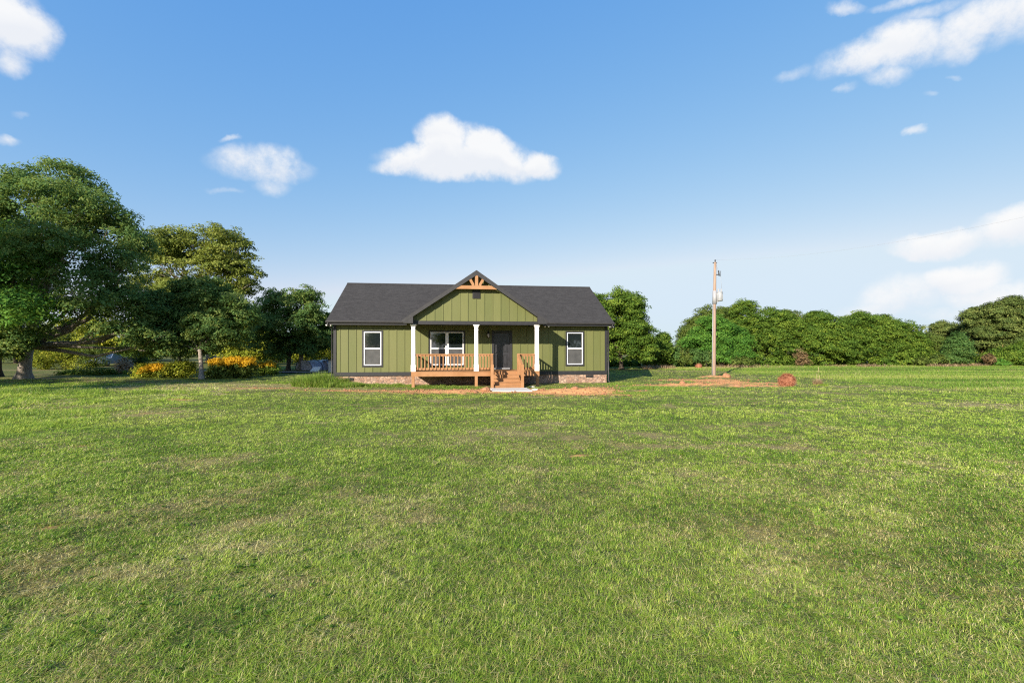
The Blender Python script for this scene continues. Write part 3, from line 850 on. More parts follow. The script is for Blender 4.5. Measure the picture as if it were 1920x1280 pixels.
for xt, xb_ in ((0.77, 0.69), (2.155, 2.195)):
    b = MB()
    p0 = Vector((xt, DF - 0.07, 1.665)); p1 = Vector((xb_, yb - 0.02, 1.16))
    r = None
    for dz, hw, hh in ((0.0, 0.05, 0.04), (-0.09, 0.02, 0.089), (-0.66, 0.02, 0.09)):
        vs = []; b = MB()
        for p in (p0, p1): vs += [(p.x - hw, p.y, p.z + dz), (p.x + hw, p.y, p.z + dz), (p.x + hw, p.y, p.z + dz + hh), (p.x - hw, p.y, p.z + dz + hh)]
        b.add(vs, [(0, 1, 2, 3), (7, 6, 5, 4), (0, 4, 5, 1), (1, 5, 6, 2), (2, 6, 7, 3), (3, 7, 4, 0)])
        if r is None: r = hp('stair_railing', b, M['cedar'])
        else: hp('rail_board', b, M['cedar'], r)
    b = MB(); b.box(xt - 0.07, xt + 0.07, DF - 0.11, DF - 0.024, 0.45, 1.72); hp('newel_post', b, M['cedar'], r)
    b = MB(); b.box(xb_ - 0.07, xb_ + 0.07, yb - 0.07, yb + 0.05, -0.06, 1.19); hp('newel_post', b, M['cedar'], r)
    for k in range(6):
        tt = (k + 0.7) / 6.4; p = p0.lerp(p1, tt); baluster(p.x + 0.043 * (1 if xt < 1 else -1), p.y, p.z - 0.64, p.z - 0.02, r)

# concrete pad at the foot of the steps
b = MB(); pr = [(0.0, -0.06), (0.0, 0.028), (0.012, 0.04)]
vs = []
for ins, z in ((0, -0.06), (0, 0.035), (0.02, 0.055)):
    vs += [(0.55 + ins, -4.75 + ins, z), (2.42 - ins, -4.70 + ins, z), (2.40 - ins, -3.16 - ins, z), (0.57 + ins, -3.18 - ins, z)]
fs = [(3, 2, 1, 0), (8, 9, 10, 11)]
for i in range(2):
    for k in range(4): fs.append((i * 4 + k, i * 4 + (k + 1) % 4, (i + 1) * 4 + (k + 1) % 4, (i + 1) * 4 + k))
b.add(vs, fs)
pad = b.build('concrete_pad', M['concrete'])
pad.location = (OX, OY, 0); pad.rotation_euler = (0, 0, TH)
tag(pad, 'pale concrete pad lying in the dirt at the foot of the porch steps', 'slab')

# ------------------------------------------------------------------ trees and shrubs
def leaves(lobes, n_clump, per, leaf, seed, clump=0.9, flat=0.6, aspect=0.5, inner=0.55, up=0.45, droop=0.0, sub=0, rough=0.55, core=0.72, zlo=-0.25):
    """lobes (cx,cy,cz,rx,ry,rz): clumps spread through each lobe, leaf-sized faces through each clump"""
    rng = np.random.default_rng(seed)
    L = np.array(lobes, dtype=float)
    if sub:                                               # boughs: smaller rounded masses standing out of every lobe
        q = [L * np.array([1, 1, 1, core, core, core])]
        for l in L:
            dd = rng.normal(size=(sub, 3)); dd[:, 2] = np.abs(dd[:, 2]) * 0.9 + zlo; dd /= np.linalg.norm(dd, axis=1)[:, None]
            rr = (0.30 + 0.22 * rng.random((sub, 1)))
            q.append(np.concatenate([l[:3] + dd * (1.0 - 0.75 * rr) * l[3:6], rr * l[3:6] * np.array([1.05, 1.05, 0.85])], 1))
        L = np.concatenate(q)
    area = (L[:, 3] * L[:, 4] + L[:, 3] * L[:, 5] + L[:, 4] * L[:, 5])
    cnt = np.maximum(2, np.round(n_clump * area / area.sum()).astype(int))
    li = np.repeat(np.arange(len(L)), cnt); K = len(li)
    d = rng.normal(size=(K, 3)); d /= np.linalg.norm(d, axis=1)[:, None]
    rad = inner + (1 - inner) * rng.random(K) ** 0.6
    rad = rad * (1 + 0.10 * rng.normal(size=K))
    cc = L[li, :3] + d * rad[:, None] * L[li, 3:6]
    cs = clump * (0.55 + 0.9 * rng.random(K) ** 1.4)
    ctint = rng.random(K)
    pn = np.maximum(6, (per * (cs / clump) ** 2 * (0.6 + 0.8 * rng.random(K))).astype(int))
    ci = np.repeat(np.arange(K), pn); n = len(ci)
    q = rng.normal(size=(n, 3)); q /= np.linalg.norm(q, axis=1)[:, None]
    q *= (rng.random(n) ** 0.45)[:, None]
    # every clump is a flattened pad, tipped outwards along its own direction
    tipx = d[ci, 0] * 0.5; tipy = d[ci, 1] * 0.5
    off = q * cs[ci][:, None]
    off[:, 2] = off[:, 2] * flat - (off[:, 0] * tipx + off[:, 1] * tipy) * (0.6 + droop)
    p = cc[ci] + off
    out = d[ci] * 0.7 + q * 0.6; out[:, 2] += up
    nrm = out + rng.normal(size=(n, 3)) * rough
    nrm /= np.linalg.norm(nrm, axis=1)[:, None]
    a = rng.normal(size=(n, 3)); a -= nrm * (a * nrm).sum(1)[:, None]; a /= np.linalg.norm(a, axis=1)[:, None]
    b = np.cross(nrm, a)
    s = leaf * (0.6 + 0.8 * rng.random(n))
    a *= (s * 0.5)[:, None]; b *= (s * 0.5 * aspect)[:, None]
    fold = nrm * (s * 0.10)[:, None]
    v = np.stack([p - a, p - b + fold, p + a, p + b + fold], 1).reshape(-1, 3)
    f = np.arange(4 * n).reshape(-1, 4)
    lt = np.repeat(rng.random(n), 4); ct = np.repeat(ctint[ci], 4)
    return v, f, {'leaf': lt, 'clump': ct}


def px_lobes(Y, items, deep=1.0):
    """(px, py, rx, ry[, extra distance]) in the photograph at distance Y -> world ellipsoids"""
    out = []
    for it in items:
        px, py, rx, ry = it[:4]; dy = it[4] if len(it) > 4 else 0.0
        c = at(px, py, Y + dy); k = (Y + dy) / F_PX
        out.append((c.x, c.y, c.z, rx * k, (rx + ry) / 2 * k * 0.95 * deep, ry * k))
    return out


def limbs(b, base, lobes, r0, seed, fork=0.45, lean=(0, 0), n_sub=3):
    rnd = random.Random(seed)
    base = Vector(base)
    cz = sum(l[2] for l in lobes) / len(lobes); cx = sum(l[0] for l in lobes) / len(lobes); cy = sum(l[1] for l in lobes) / len(lobes)
    top = Vector((base.x * 0.55 + cx * 0.45 + lean[0], base.y * 0.55 + cy * 0.45 + lean[1], base.z + (cz - base.z) * fork))
    mid = base.lerp(top, 0.5) + Vector((rnd.uniform(-.1, .1), rnd.uniform(-.1, .1), 0)) * r0 * 2
    b.tube([base - Vector((0, 0, 0.25)), base + Vector((0, 0, 0.12)), base.lerp(mid, 0.35), mid, top], [r0 * 1.7, r0 * 1.3, r0, r0 * 0.85, r0 * 0.75], 10)
    for l in lobes:
        c = Vector(l[:3]); m = top.lerp(c, 0.5) + Vector((rnd.uniform(-.2, .2), rnd.uniform(-.2, .2), rnd.uniform(-.35, 0.05))) * (c - top).length * 0.4
        r = r0 * rnd.uniform(0.32, 0.5)
        b.tube([top - Vector((0, 0, r0 * 0.3)), top.lerp(m, 0.5), m, c], [r * 1.3, r, r * 0.7, r * 0.3], 7, False)
        for _ in range(n_sub):
            e = c + Vector((rnd.uniform(-1, 1) * l[3], rnd.uniform(-1, 1) * l[4], rnd.uniform(-0.8, 0.9) * l[5])) * 0.8
            s0 = m.lerp(c, rnd.uniform(0.0, 0.8)); mm = s0.lerp(e, 0.5) + Vector((0, 0, rnd.uniform(-0.1, 0.25))) * l[5]
            b.tube([s0, mm, e], [r * 0.42, r * 0.28, r * 0.08], 5, False)


def tree(name, label, group, base, lobes, mat, bark, r0, n_clump, per, leaf, seed, cat='tree', **kw):
    lim = {k: kw.pop(k) for k in ('fork', 'lean', 'n_sub') if k in kw}
    r = empty(name, base, 0, label, cat, group)
    bx, by, bz = base
    loc = [(l[0] - bx, l[1] - by, l[2] - bz, *l[3:]) for l in lobes]
    b = MB(); limbs(b, (0, 0, 0), loc, r0, seed, **lim); b.build('trunk', bark, r)
    v, f, at_ = leaves(loc, n_clump, per, leaf, seed, **kw)
    np_mesh('crown', v, f, mat, at_, r)
    return r


def shrub(name, label, group, base, lobes, mat, n_clump, per, leaf, seed, cat='shrub', stems=5, bark=None, bloom=None, **kw):
    r = empty(name, base, 0, label, cat, group)
    bx, by, bz = base
    loc = [(l[0] - bx, l[1] - by, l[2] - bz, *l[3:]) for l in lobes]
    b = MB(); rnd = random.Random(seed)
    for k in range(stems):
        l = loc[k % len(loc)]
        e = Vector((l[0] + rnd.uniform(-.6, .6) * l[3], l[1] + rnd.uniform(-.6, .6) * l[4], l[2] + rnd.uniform(-.2, .7) * l[5]))
        s0 = Vector((e.x * 0.03, e.y * 0.03, -0.1))
        b.tube([s0, s0.lerp(e, 0.5) + Vector((0, 0, 0.1 * e.z)), e], [0.03, 0.02, 0.006], 5, False)
    b.build('stems', bark or M['darkbark'], r)
    v, f, at_ = leaves(loc, n_clump, per, leaf, seed, **kw)
    np_mesh('foliage', v, f, mat, at_, r)
    if bloom:
        bl = [(l[0] - bx, l[1] - by, l[2] - bz, *l[3:]) for l in bloom]
        v, f, at_ = leaves(bl, max(8, n_clump), max(10, int(per * 0.7)), leaf * 0.85, seed + 77, clump=kw.get('clump', 0.4) * 0.6, flat=0.7)
        np_mesh('blossom', v, f, M['flower'], at_, r)
    return r


GP = 'old shade trees left of the house'
tree('shade_tree', 'huge spreading dark green shade tree with thick grey trunk, far left', GP, (-32.2, 30.0, 0),
     px_lobes(30.0, [(60, 390, 110, 72), (150, 395, 85, 60, -1), (-40, 400, 110, 80), (205, 450, 66, 62), (120, 480, 95, 70, -2.5), (225, 520, 55, 62, -1), (20, 500, 90, 70, 1), (180, 560, 80, 55, -2), (270, 590, 58, 48, 0), (60, 570, 60, 40, 2.5), (300, 640, 52, 34, -0.5), (235, 618, 50, 24, -2), (262, 655, 36, 16, 1), (300, 585, 50, 46, 0.5), (255, 470, 34, 46, 0), (-60, 560, 90, 90, 0), (100, 340, 90, 34, 1), (30, 622, 60, 22, -2.5), (22, 648, 40, 14, -2.2), (-10, 660, 40, 16, -1)]),
     M['leaf_deep'], M['bark'], 0.37, 2500, 64, 0.165, 101, sub=12, core=0.86, zlo=-0.45, rough=0.6, clump=0.56, flat=0.5, inner=0.45, droop=0.3, fork=0.36, n_sub=5, lean=(-1.1, 0.0))
tree('shade_tree', 'dark trunked tree with bright feathery leaves at the left edge of the photo', GP, (-36.2, 31.8, 0),
     px_lobes(28.5, [(-20, 520, 85, 62), (40, 490, 52, 50, -1.5), (30, 570, 62, 40, -2), (-30, 610, 75, 45), (10, 445, 40, 30, -1)]),
     M['leaf_bright'], M['darkbark'], 0.36, 260, 90, 0.20, 102, clump=0.85, flat=0.4, inner=0.4, droop=0.4)
tree('shade_tree', 'small dark round-crowned tree on a thin pale trunk beside the flowering shrubs', GP, (-20.0, 29.3, 0),
     px_lobes(30.86, deep=0.62, items=[(375, 560, 78, 42), (420, 590, 66, 52), (330, 590, 62, 56), (380, 625, 84, 46, -0.6), (445, 600, 40, 36, 0.5), (300, 615, 40, 46), (350, 655, 60, 18)]),
     M['leaf_deep'], M['bark'], 0.145, 1200, 66, 0.15, 103, sub=11, core=0.85, zlo=-0.4, rough=0.6, clump=0.40, flat=0.5, inner=0.5, fork=0.5, droop=0.2)
tree('shade_tree', 'tall sunlit olive green tree with sky showing through its layered crown', GP, (-41.0, 62.0, 0),
     px_lobes(62.0, [(375, 452, 82, 42), (330, 470, 52, 44), (430, 480, 48, 44, -1), (380, 500, 76, 36, -1), (466, 520, 28, 38, -0.5), (440, 550, 40, 40), (300, 480, 34, 46), (350, 540, 62, 44), (410, 590, 66, 40), (290, 540, 40, 50, 1)]),
     M['leaf_sunny'], M['bark'], 0.55, 900, 70, 0.31, 104, sub=10, core=0.70, zlo=-0.4, rough=0.55, clump=0.95, flat=0.45, inner=0.6, droop=0.15, n_sub=5)
tree('shade_tree', 'dark tree with drooping leafy boughs right next to the house', GP, (-19.74, 40.1, 0),
     px_lobes(40.1, [(555, 572, 52, 34), (510, 590, 42, 36), (590, 590, 36, 34), (555, 610, 66, 38, -0.6), (500, 630, 40, 34), (595, 630, 34, 30), (545, 650, 62, 26), (520, 560, 22, 20), (575, 553, 24, 17)]),
     M['leaf_deep'], M['darkbark'], 0.17, 760, 62, 0.185, 105, sub=10, core=0.72, zlo=-0.5, rough=0.6, clump=0.48, flat=0.5, inner=0.55, fork=0.55, droop=0.2)
tree('shade_tree', 'leafy tree on a straight pale trunk in front of the grey tunnels', GP, (-19.2, 41.1, 0),
     px_lobes(41.1, [(575, 640, 42, 26), (600, 615, 26, 30), (545, 635, 30, 22)]),
     M['leaf_mid'], M['bark'], 0.20, 120, 70, 0.22, 106, clump=0.7, flat=0.5, inner=0.35, fork=0.7)
GB = 'sunlit background trees on the left'
for k, (lab, base, Y, lb, m, sd_) in enumerate([
    ('sunlit yellow-green tree glowing between the small dark tree and the one by the house', (455, 690), 52, [(465, 622, 36, 36), (445, 650, 40, 34), (490, 655, 30, 32), (470, 596, 20, 20)], 'leaf_lime', 111),
    ('bright green tree low behind the white shed at the house corner', (600, 690), 55, [(600, 655, 34, 24), (622, 650, 20, 28), (570, 665, 26, 18)], 'leaf_lime', 112),
    ('pale yellow-green tree seen under the limbs of the huge shade tree', (160, 690), 62, [(160, 640, 50, 36), (110, 655, 40, 30), (215, 650, 40, 34), (160, 605, 34, 26)], 'leaf_lime', 113),
    ('wide sunlit tree seen low under the huge shade tree, left of the blue shed', (100, 690), 70, [(90, 650, 60, 34), (40, 640, 50, 40), (140, 630, 50, 40)], 'leaf_lime', 117),
    ('sunlit tree low between the blue shed and the flowering shrubs', (255, 690), 68, [(250, 655, 44, 30), (290, 645, 40, 34), (215, 660, 34, 26)], 'leaf_lime', 118),
    ('dense green tree far left behind the thick grey trunk', (30, 690), 58, [(30, 640, 50, 40), (-40, 620, 70, 60), (80, 640, 36, 40)], 'leaf_olive', 114),
    ('dark leafy tree filling the gap behind the flowering shrubs', (340, 690), 56, [(330, 640, 60, 36), (270, 650, 44, 30), (400, 640, 50, 36), (300, 610, 50, 40)], 'leaf_mid', 115),
    ('shaded green tree behind the grey tunnels', (520, 690), 60, [(520, 655, 40, 26), (480, 640, 34, 34)], 'leaf_mid', 116)]):
    c = at(base[0], 0, Y)
    tree('background_tree', lab, GB, (c.x, Y, 0), px_lobes(Y, lb), M[m], M['darkbark'], 0.18, 260, 55, 0.30, sd_, clump=0.8, flat=0.6, inner=0.3, sub=8, core=0.95, zlo=-0.8)

GS = 'shrubs along the left edge of the lawn'
for lab, Y, lb, bl, m, sd_ in [
    ('yellow-green shrub beside the thick grey trunk', 42.0, [(82, 680, 30, 22), (66, 668, 20, 30)], None, 'leaf_lime', 121),
    ('broad bright yellow-green shrub, largest of those under the huge shade tree', 43.0, [(128, 676, 34, 24), (108, 660, 20, 28), (152, 682, 28, 18)], None, 'leaf_lime', 122),
    ('pale green shrub in front of the dark blue shed', 44.0, [(176, 674, 22, 24), (164, 660, 14, 20)], None, 'leaf_olive', 123),
    ('low dark green shrub at the lawn edge, in front of the car', 34.0, [(170, 700, 36, 11), (210, 702, 26, 10), (125, 703, 24, 9)], None, 'leaf_mid', 124),
    ('bleached tan dry shrub with a pinkish cast', 35.5, [(236, 686, 13, 17), (244, 698, 9, 10)], None, 'leaf_tan', 125),
    ('dark shrub next to the bleached tan one', 36.5, [(258, 684, 12, 20), (265, 670, 14, 12)], None, 'leaf_deep', 126),
    ('orange flowered shrub left of the small dark tree', 30.6, [(284, 696, 30, 12), (268, 694, 16, 14)], [(292, 689, 18, 6), (274, 694, 10, 4)], 'leaf_lime', 127),
    ('rounded yellow-green shrub without flowers just left of the thin pale trunk', 30.6, [(340, 693, 20, 15), (352, 688, 10, 11)], None, 'leaf_lime', 128),
    ('dark green shrub behind the thin pale trunk', 31.5, [(322, 695, 18, 13)], None, 'leaf_mid', 129),
    ('long orange flowered shrub just right of the thin pale trunk', 30.3, [(418, 693, 24, 15), (402, 697, 10, 11)], [(414, 678, 22, 5), (432, 677, 10, 5)], 'leaf_olive', 130),
    ('tallest orange flowered shrub, in the middle of the flowering row', 30.5, [(448, 692, 28, 17), (462, 690, 18, 16)], [(449, 675, 22, 6), (467, 679, 12, 8)], 'leaf_olive', 131),
    ('small orange flowered shrub at the right end of the flowering row', 33.0, [(490, 690, 14, 10), (510, 690, 14, 8)], [(486, 684, 9, 5), (507, 682, 7, 4)], 'leaf_mid', 132)]:
    c = at(lb[0][0], 0, Y)
    shrub('flowering_shrub' if bl else 'shrub', lab, GS, (c.x, Y, 0), px_lobes(Y, lb), M[m], 90, 55, 0.13, sd_, clump=0.36, flat=0.75, inner=0.2, bloom=px_lobes(Y - 0.35, bl) if bl else None)

GR = 'trees along the far edge of the field'
for name, lab, Y, base, lb, m, bark, nc, sd_, kw in [
    ('broadleaf_tree', 'tall dense green tree rising just behind the right end of the house', 42.5, 1165, [(1160, 575, 46, 36), (1120, 590, 40, 44), (1190, 620, 38, 46), (1150, 640, 60, 44), (1205, 655, 24, 34), (1110, 660, 40, 30), (1180, 572, 26, 28)], 'leaf_mid', 'darkbark', 420, 141, {}),
    ('broadleaf_tree', 'small rounded tree at the right foot of the tall dense one behind the house', 46, 1240, [(1238, 660, 20, 28), (1226, 675, 16, 14), (1243, 640, 12, 18)], 'leaf_mid', 'darkbark', 130, 142, {}),
    ('broadleaf_tree', 'bright green round tree directly behind the utility pole', 49, 1345, [(1345, 630, 44, 32), (1310, 640, 30, 30), (1375, 640, 28, 30), (1335, 605, 26, 16), (1360, 660, 50, 22)], 'leaf_bright', 'darkbark', 300, 143, {}),
    ('broadleaf_tree', 'duller green tree whose top shows above the bright one by the pole', 55, 1330, [(1335, 602, 42, 30), (1302, 625, 26, 36), (1360, 605, 34, 32), (1290, 645, 20, 28)], 'leaf_olive', 'darkbark', 220, 144, {}),
    ('broadleaf_tree', 'highest broad tree of the far tree line, right of the utility pole', 53, 1410, [(1405, 600, 40, 36), (1440, 610, 46, 36), (1385, 625, 40, 40), (1430, 645, 70, 42), (1475, 620, 32, 36), (1395, 575, 22, 14)], 'leaf_mid', 'darkbark', 420, 145, {}),
    ('broadleaf_tree', 'olive tree with bare grey twigs showing, in a dip of the tree line', 56, 1490, [(1490, 610, 30, 30), (1510, 625, 22, 36), (1470, 596, 22, 18)], 'leaf_olive', 'bark', 130, 146, {}),
    ('broadleaf_tree', 'dense dome-shaped tree in the middle of the far tree line', 52, 1545, [(1545, 620, 40, 38), (1560, 645, 50, 38), (1525, 640, 30, 42), (1535, 598, 22, 18)], 'leaf_mid', 'darkbark', 340, 147, {}),
    ('broadleaf_tree', 'broad smooth-topped tree just right of the dense dome-shaped one', 53, 1610, [(1605, 615, 42, 32), (1635, 630, 40, 38), (1600, 650, 60, 36), (1620, 600, 28, 18)], 'leaf_mid', 'darkbark', 340, 148, {}),
    ('broadleaf_tree', 'sloping tree with dark gaps descending toward the pines', 54, 1680, [(1665, 622, 32, 32), (1690, 635, 32, 34), (1680, 655, 46, 30), (1650, 606, 20, 18), (1715, 650, 22, 30)], 'leaf_mid', 'darkbark', 300, 149, {}),
    ('broadleaf_tree', 'lowest olive tree at the end of the broadleaf row before the pines', 55, 1730, [(1735, 655, 26, 28), (1760, 660, 26, 24), (1745, 640, 18, 16)], 'leaf_olive', 'darkbark', 150, 150, {}),
    ('pine_tree', 'low flat-topped pine, first of the pines from the left', 60, 1775, [(1775, 615, 30, 16), (1795, 630, 28, 22), (1760, 628, 16, 14), (1780, 650, 30, 24)], 'leaf_pine', 'pinebark', 170, 151, {}),
    ('pine_tree', 'ragged pine with stray twigs on its left side', 54, 1840, [(1835, 600, 26, 24), (1860, 610, 36, 32), (1820, 590, 14, 10), (1845, 635, 40, 26), (1880, 590, 26, 22)], 'leaf_pine', 'pinebark', 300, 152, {'fork': 0.6}),
    ('pine_tree', 'tallest pine with reddish trunk showing, at the right edge of the photo', 52, 1873, [(1890, 588, 40, 28), (1930, 600, 46, 42), (1880, 620, 42, 18), (1915, 640, 40, 22), (1890, 568, 22, 12)], 'leaf_pine', 'pinebark', 340, 153, {'fork': 0.75}),
    ('pine_tree', 'pine cut off by the right edge of the photo, behind the tallest one', 58, 1950, [(1940, 590, 40, 34), (1960, 630, 50, 40), (1905, 655, 36, 26)], 'leaf_pine', 'pinebark', 200, 154, {}),
    ('broadleaf_tree', 'blue-green young tree standing in front of the pines', 49.5, 1795, [(1793, 655, 15, 26), (1788, 672, 24, 12), (1797, 638, 8, 14)], 'leaf_teal', 'darkbark', 130, 155, {}),
    ('broadleaf_tree', 'dark green tree at the foot of the pines by the right edge', 50, 1890, [(1890, 668, 36, 18), (1925, 660, 30, 26)], 'leaf_mid', 'darkbark', 140, 156, {})]:
    c = at(base, 0, Y)
    tree(name, lab, GR, (c.x, Y, 0), px_lobes(Y, lb), M[m], M[bark], 0.20, int(nc * 4.8), 64, 0.165 if name != 'pine_tree' else 0.24, sd_, clump=0.52, flat=0.42, inner=0.45, droop=0.2, sub=16, rough=0.6, core=0.86, zlo=-0.6, aspect=0.5 if name != 'pine_tree' else 0.28, **kw)
rng_ = np.random.default_rng(310); und = []
for k in range(64):
    x = 9 + k * 0.86 + rng_.normal() * 0.3; y = float(np.interp(x, [8, 20, 32, 64], [47.5, 49.5, 52.5, 53.5])) + rng_.normal() * 0.8; h_ = 0.7 + 0.8 * rng_.random()
    und.append((x, y, h_ * 0.5, 0.9 + 0.5 * rng_.random(), 0.8, h_ * 0.65))
v, f, a_ = leaves(und, 1500, 44, 0.22, 311, clump=0.45, inner=0.2)
tag(np_mesh('undergrowth', v, f, M['leaf_mid'], a_), 'tangled dark undergrowth at the foot of the far tree line', 'undergrowth', kind='stuff')
GQ = 'shrubs along the far edge of the field'
for lab, Y, lb, m, sd_ in [
    ('blue-green upright shrub right of the small rounded tree', 46, [(1266, 668, 13, 18), (1258, 676, 9, 10)], 'leaf_teal', 161),
    ('yellow-brown rounded shrub left of the utility pole', 45.5, [(1283, 672, 13, 14)], 'leaf_olive', 162),
    ('narrow green shrub between the yellow-brown one and the pole', 46.0, [(1302, 668, 9, 18)], 'leaf_teal', 163),
    ('dark shrub just left of the pole in the far shrub row', 46.2, [(1325, 673, 13, 14)], 'leaf_deep', 164),
    ('tall pale green shrub just right of the pole', 46.5, [(1352, 660, 20, 26), (1366, 672, 12, 14)], 'leaf_bright', 165),
    ('low olive shrub at the foot of the highest broad tree', 46.5, [(1392, 677, 24, 10)], 'leaf_olive', 166),
    ('dead reddish-brown shrub in front of the tree line', 48.5, [(1502, 667, 10, 14), (1508, 678, 9, 7)], 'leaf_dead', 167),
    ('olive-brown low shrub left of the blue-green young tree', 49.5, [(1752, 674, 20, 10), (1730, 678, 14, 7)], 'leaf_olive', 168),
    ('brown twiggy shrub in front of the pines', 49.0, [(1852, 672, 9, 10)], 'leaf_dead', 169),
    ('small bright green bush under the tallest pine', 48.5, [(1880, 680, 9, 7)], 'leaf_bright', 170)]:
    c = at(lb[0][0], 0, Y)
    shrub('shrub', lab, GQ, (c.x, Y, 0), px_lobes(Y, lb), M[m], 28 if m == 'leaf_dead' else 70, 50, 0.18, sd_, sub=5, core=0.8, zlo=-0.5, clump=0.36, flat=0.75, inner=0.2)

# neighbours out of the frame that shade the left side and show in the window glass
for lab, x, y, z0, z1, rr, sd_ in [('tall shade tree beyond the left edge, nearest the huge one', -40.5, 15.5, 10.0, 15.5, 6.0, 181), ('high-crowned shade tree beyond the left edge, nearest the lawn', -33.0, 14.5, 11.0, 15.5, 4.6, 182),
                                  ('lower shade tree beyond the left edge, nearest the camera', -26.8, 16.0, 4.6, 7.0, 3.6, 183), ('low rounded shade tree beyond the left edge, between the two taller ones', -38.0, 13.0, 5.0, 7.6, 4.2, 184)]:
    zc, rz = (z0 + z1) / 2, (z1 - z0) / 2
    lb = [(x, y, zc + rz * .3, rr * .7, rr * .7, rz * .7), (x - rr * .5, y, zc - rz * .2, rr * .55, rr * .55, rz * .7), (x + rr * .5, y + .5, zc - rz * .2, rr * .55, rr * .55, rz * .7), (x, y - rr * .5, zc - rz * .2, rr * .55, rr * .55, rz * .7), (x, y + rr * .5, zc - rz * .25, rr * .55, rr * .55, rz * .7)]
    tree('shade_tree', lab, 'shade trees beyond the left edge', (x, y, 0), lb, M['leaf_deep'], M['bark'], 0.3, 130, 60, 0.34, sd_, clump=1.1, flat=0.6, inner=0.1)
v0 = None
for k, (x, y, s) in enumerate([(-34, -42, 1.1), (-20, -47, 1.0), (-9, -50, 0.8), (6, -52, 0.95), (16, -46, 1.2), (30, -44, 1.1), (44, -40, 1.2)]):
    if v0 is None:
        v0 = tree('background_tree', 'tree standing in the row behind the camera', 'row of trees behind the camera', (x, y, 0), [(x, y, 6, 4.5, 4, 4.2), (x - 2.5, y, 4.5, 3, 3, 3), (x + 2.5, y, 5, 3, 3, 3)], M['leaf_mid'], M['darkbark'], 0.3, 160, 40, 0.6, 190, clump=1.5, inner=0.2)
        v0.scale = (s, s, s)
    else:
        r = v0.copy(); COL.objects.link(r); r.location = (x, y, 0); r.scale = (s, s, s); r.rotation_euler = (0, 0, k * 1.3)
        for ch in v0.children:
            c2 = ch.copy(); COL.objects.link(c2); c2.parent = r

rng_ = np.random.default_rng(300)
far = []
for k in range(60):
    x = -190 + k * 6.4 + rng_.normal(); y = 96 + 5 * rng_.normal() + (40 if -10 < x < 40 else 0); h_ = 4.2 + 2.2 * rng_.random()
    far.append((x, y, h_ * 0.55, 5.0 + 2 * rng_.random(), 4.0, h_ * 0.62))
v, f, a_ = leaves(far, 2600, 34, 0.62, 301, clump=1.4, inner=0.2)
tag(np_mesh('far_woods', v, f, M['leaf_sunny'], a_), 'far-off low woods along the horizon', 'woods', kind='stuff')

# ------------------------------------------------------------------ pole, wire, bales, sheds, car
PX, PY = 13.80, 31.13
pole = empty('utility_pole', (PX, PY, 0), 0, 'tall weathered wooden utility pole carrying a pale transformer', 'utility pole')
b = MB(); b.tube([(0, 0, -0.3), (0, 0, 0.1), (0.04, 0, 3.0), (0.06, 0, 5.5), (0.10, 0, 7.86)], [0.136, 0.132, 0.118, 0.102, 0.082], 14); b.build('pole', M['pole'], pole)
b = MB(); b.lathe([(0.17, 0), (0.195, 0.03), (0.195, 0.54), (0.175, 0.57), (0.205, 0.575), (0.205, 0.61), (0.10, 0.65), (0.0, 0.66)], (0.39, -0.05, 5.20), 18)
for a in range(8):
    an = a * math.pi / 4; c0 = Vector((0.39 + 0.195 * math.cos(an), -0.05 + 0.195 * math.sin(an), 5.1))
    b.box(c0.x - 0.012, c0.x + 0.012, c0.y - 0.012, c0.y + 0.012, 5.3, 5.65)
tf = b.build('transformer', M['metal'], pole)
tf.data.materials[0] = M['tank']
for q in (-0.09, 0.10):
    b = MB(); b.lathe([(0.03, 0), (0.05, 0.04), (0.03, 0.07), (0.05, 0.10), (0.03, 0.13), (0.045, 0.16), (0.02, 0.19), (0.012, 0.24)], (0.39 + q, -0.05, 5.83), 8); b.build('bushing', M['metal'], tf)
b = MB(); b.box(0.05, 0.30, -0.09, -0.01, 5.62, 5.70); b.box(0.05, 0.30, -0.09, -0.01, 5.12, 5.20); b.tube([(0.065, 0, 5.0), (0.065, 0, 5.9)], [0.145, 0.145], 12); b.build('bracket', M['metal'], tf)
b = MB(); b.box(0.17, 0.30, -0.03, 0.03, 6.98, 7.04); b.tube([(0.32, -0.02, 7.28), (0.36, -0.04, 6.92)], [0.05, 0.045], 8); b.tube([(0.46, -0.04, 7.26), (0.44, -0.04, 6.88)], [0.016, 0.016], 6); b.build('fuse_cutout', M['charcoal'], pole)
b = MB(); b.lathe([(0.02, 0), (0.025, 0.05), (0.06, 0.06), (0.03, 0.10), (0.055, 0.13), (0.02, 0.18)], (0.10, 0, 7.86), 8); b.box(-0.06, 0.22, -0.03, 0.03, 7.80, 7.85); b.build('insulator', M['charcoal'], pole)
b = MB(); b.tube([(0.45, -0.05, 6.9), (0.50, -0.05, 6.4), (0.52, -0.05, 6.05)], [0.008] * 3, 5); b.tube([(0.32, -0.02, 7.28), (0.2, 0, 7.6), (0.1, 0, 8.02)], [0.007] * 3, 5); b.build('jumper_wire', M['wire'], pole)
b = MB(); b.tube([(-0.14, -0.09, 0.0), (-0.10, -0.09, 3.0), (-0.08, -0.08, 4.95)], [0.035, 0.035, 0.03], 8); b.build('lit_side_tube', M['metal'], pole)  # pale tube added to imitate the sunlit left side of the pole
b = MB()
a0 = Vector((PX + 0.10, PY, 8.03)); a1 = Vector((23.0, 8.0, 8.1)); pts = []
for k in range(33):
    s_ = k / 32; p = a0.lerp(a1, s_); p.z -= 4 * 1.15 * s_ * (1 - s_); pts.append(p)
b.tube(pts, [0.0035] * 33, 5); w_ = b.build('overhead_wire', M['wire']); tag(w_, 'thin overhead wire sagging from the pole top toward the right edge of the photo', 'wire')


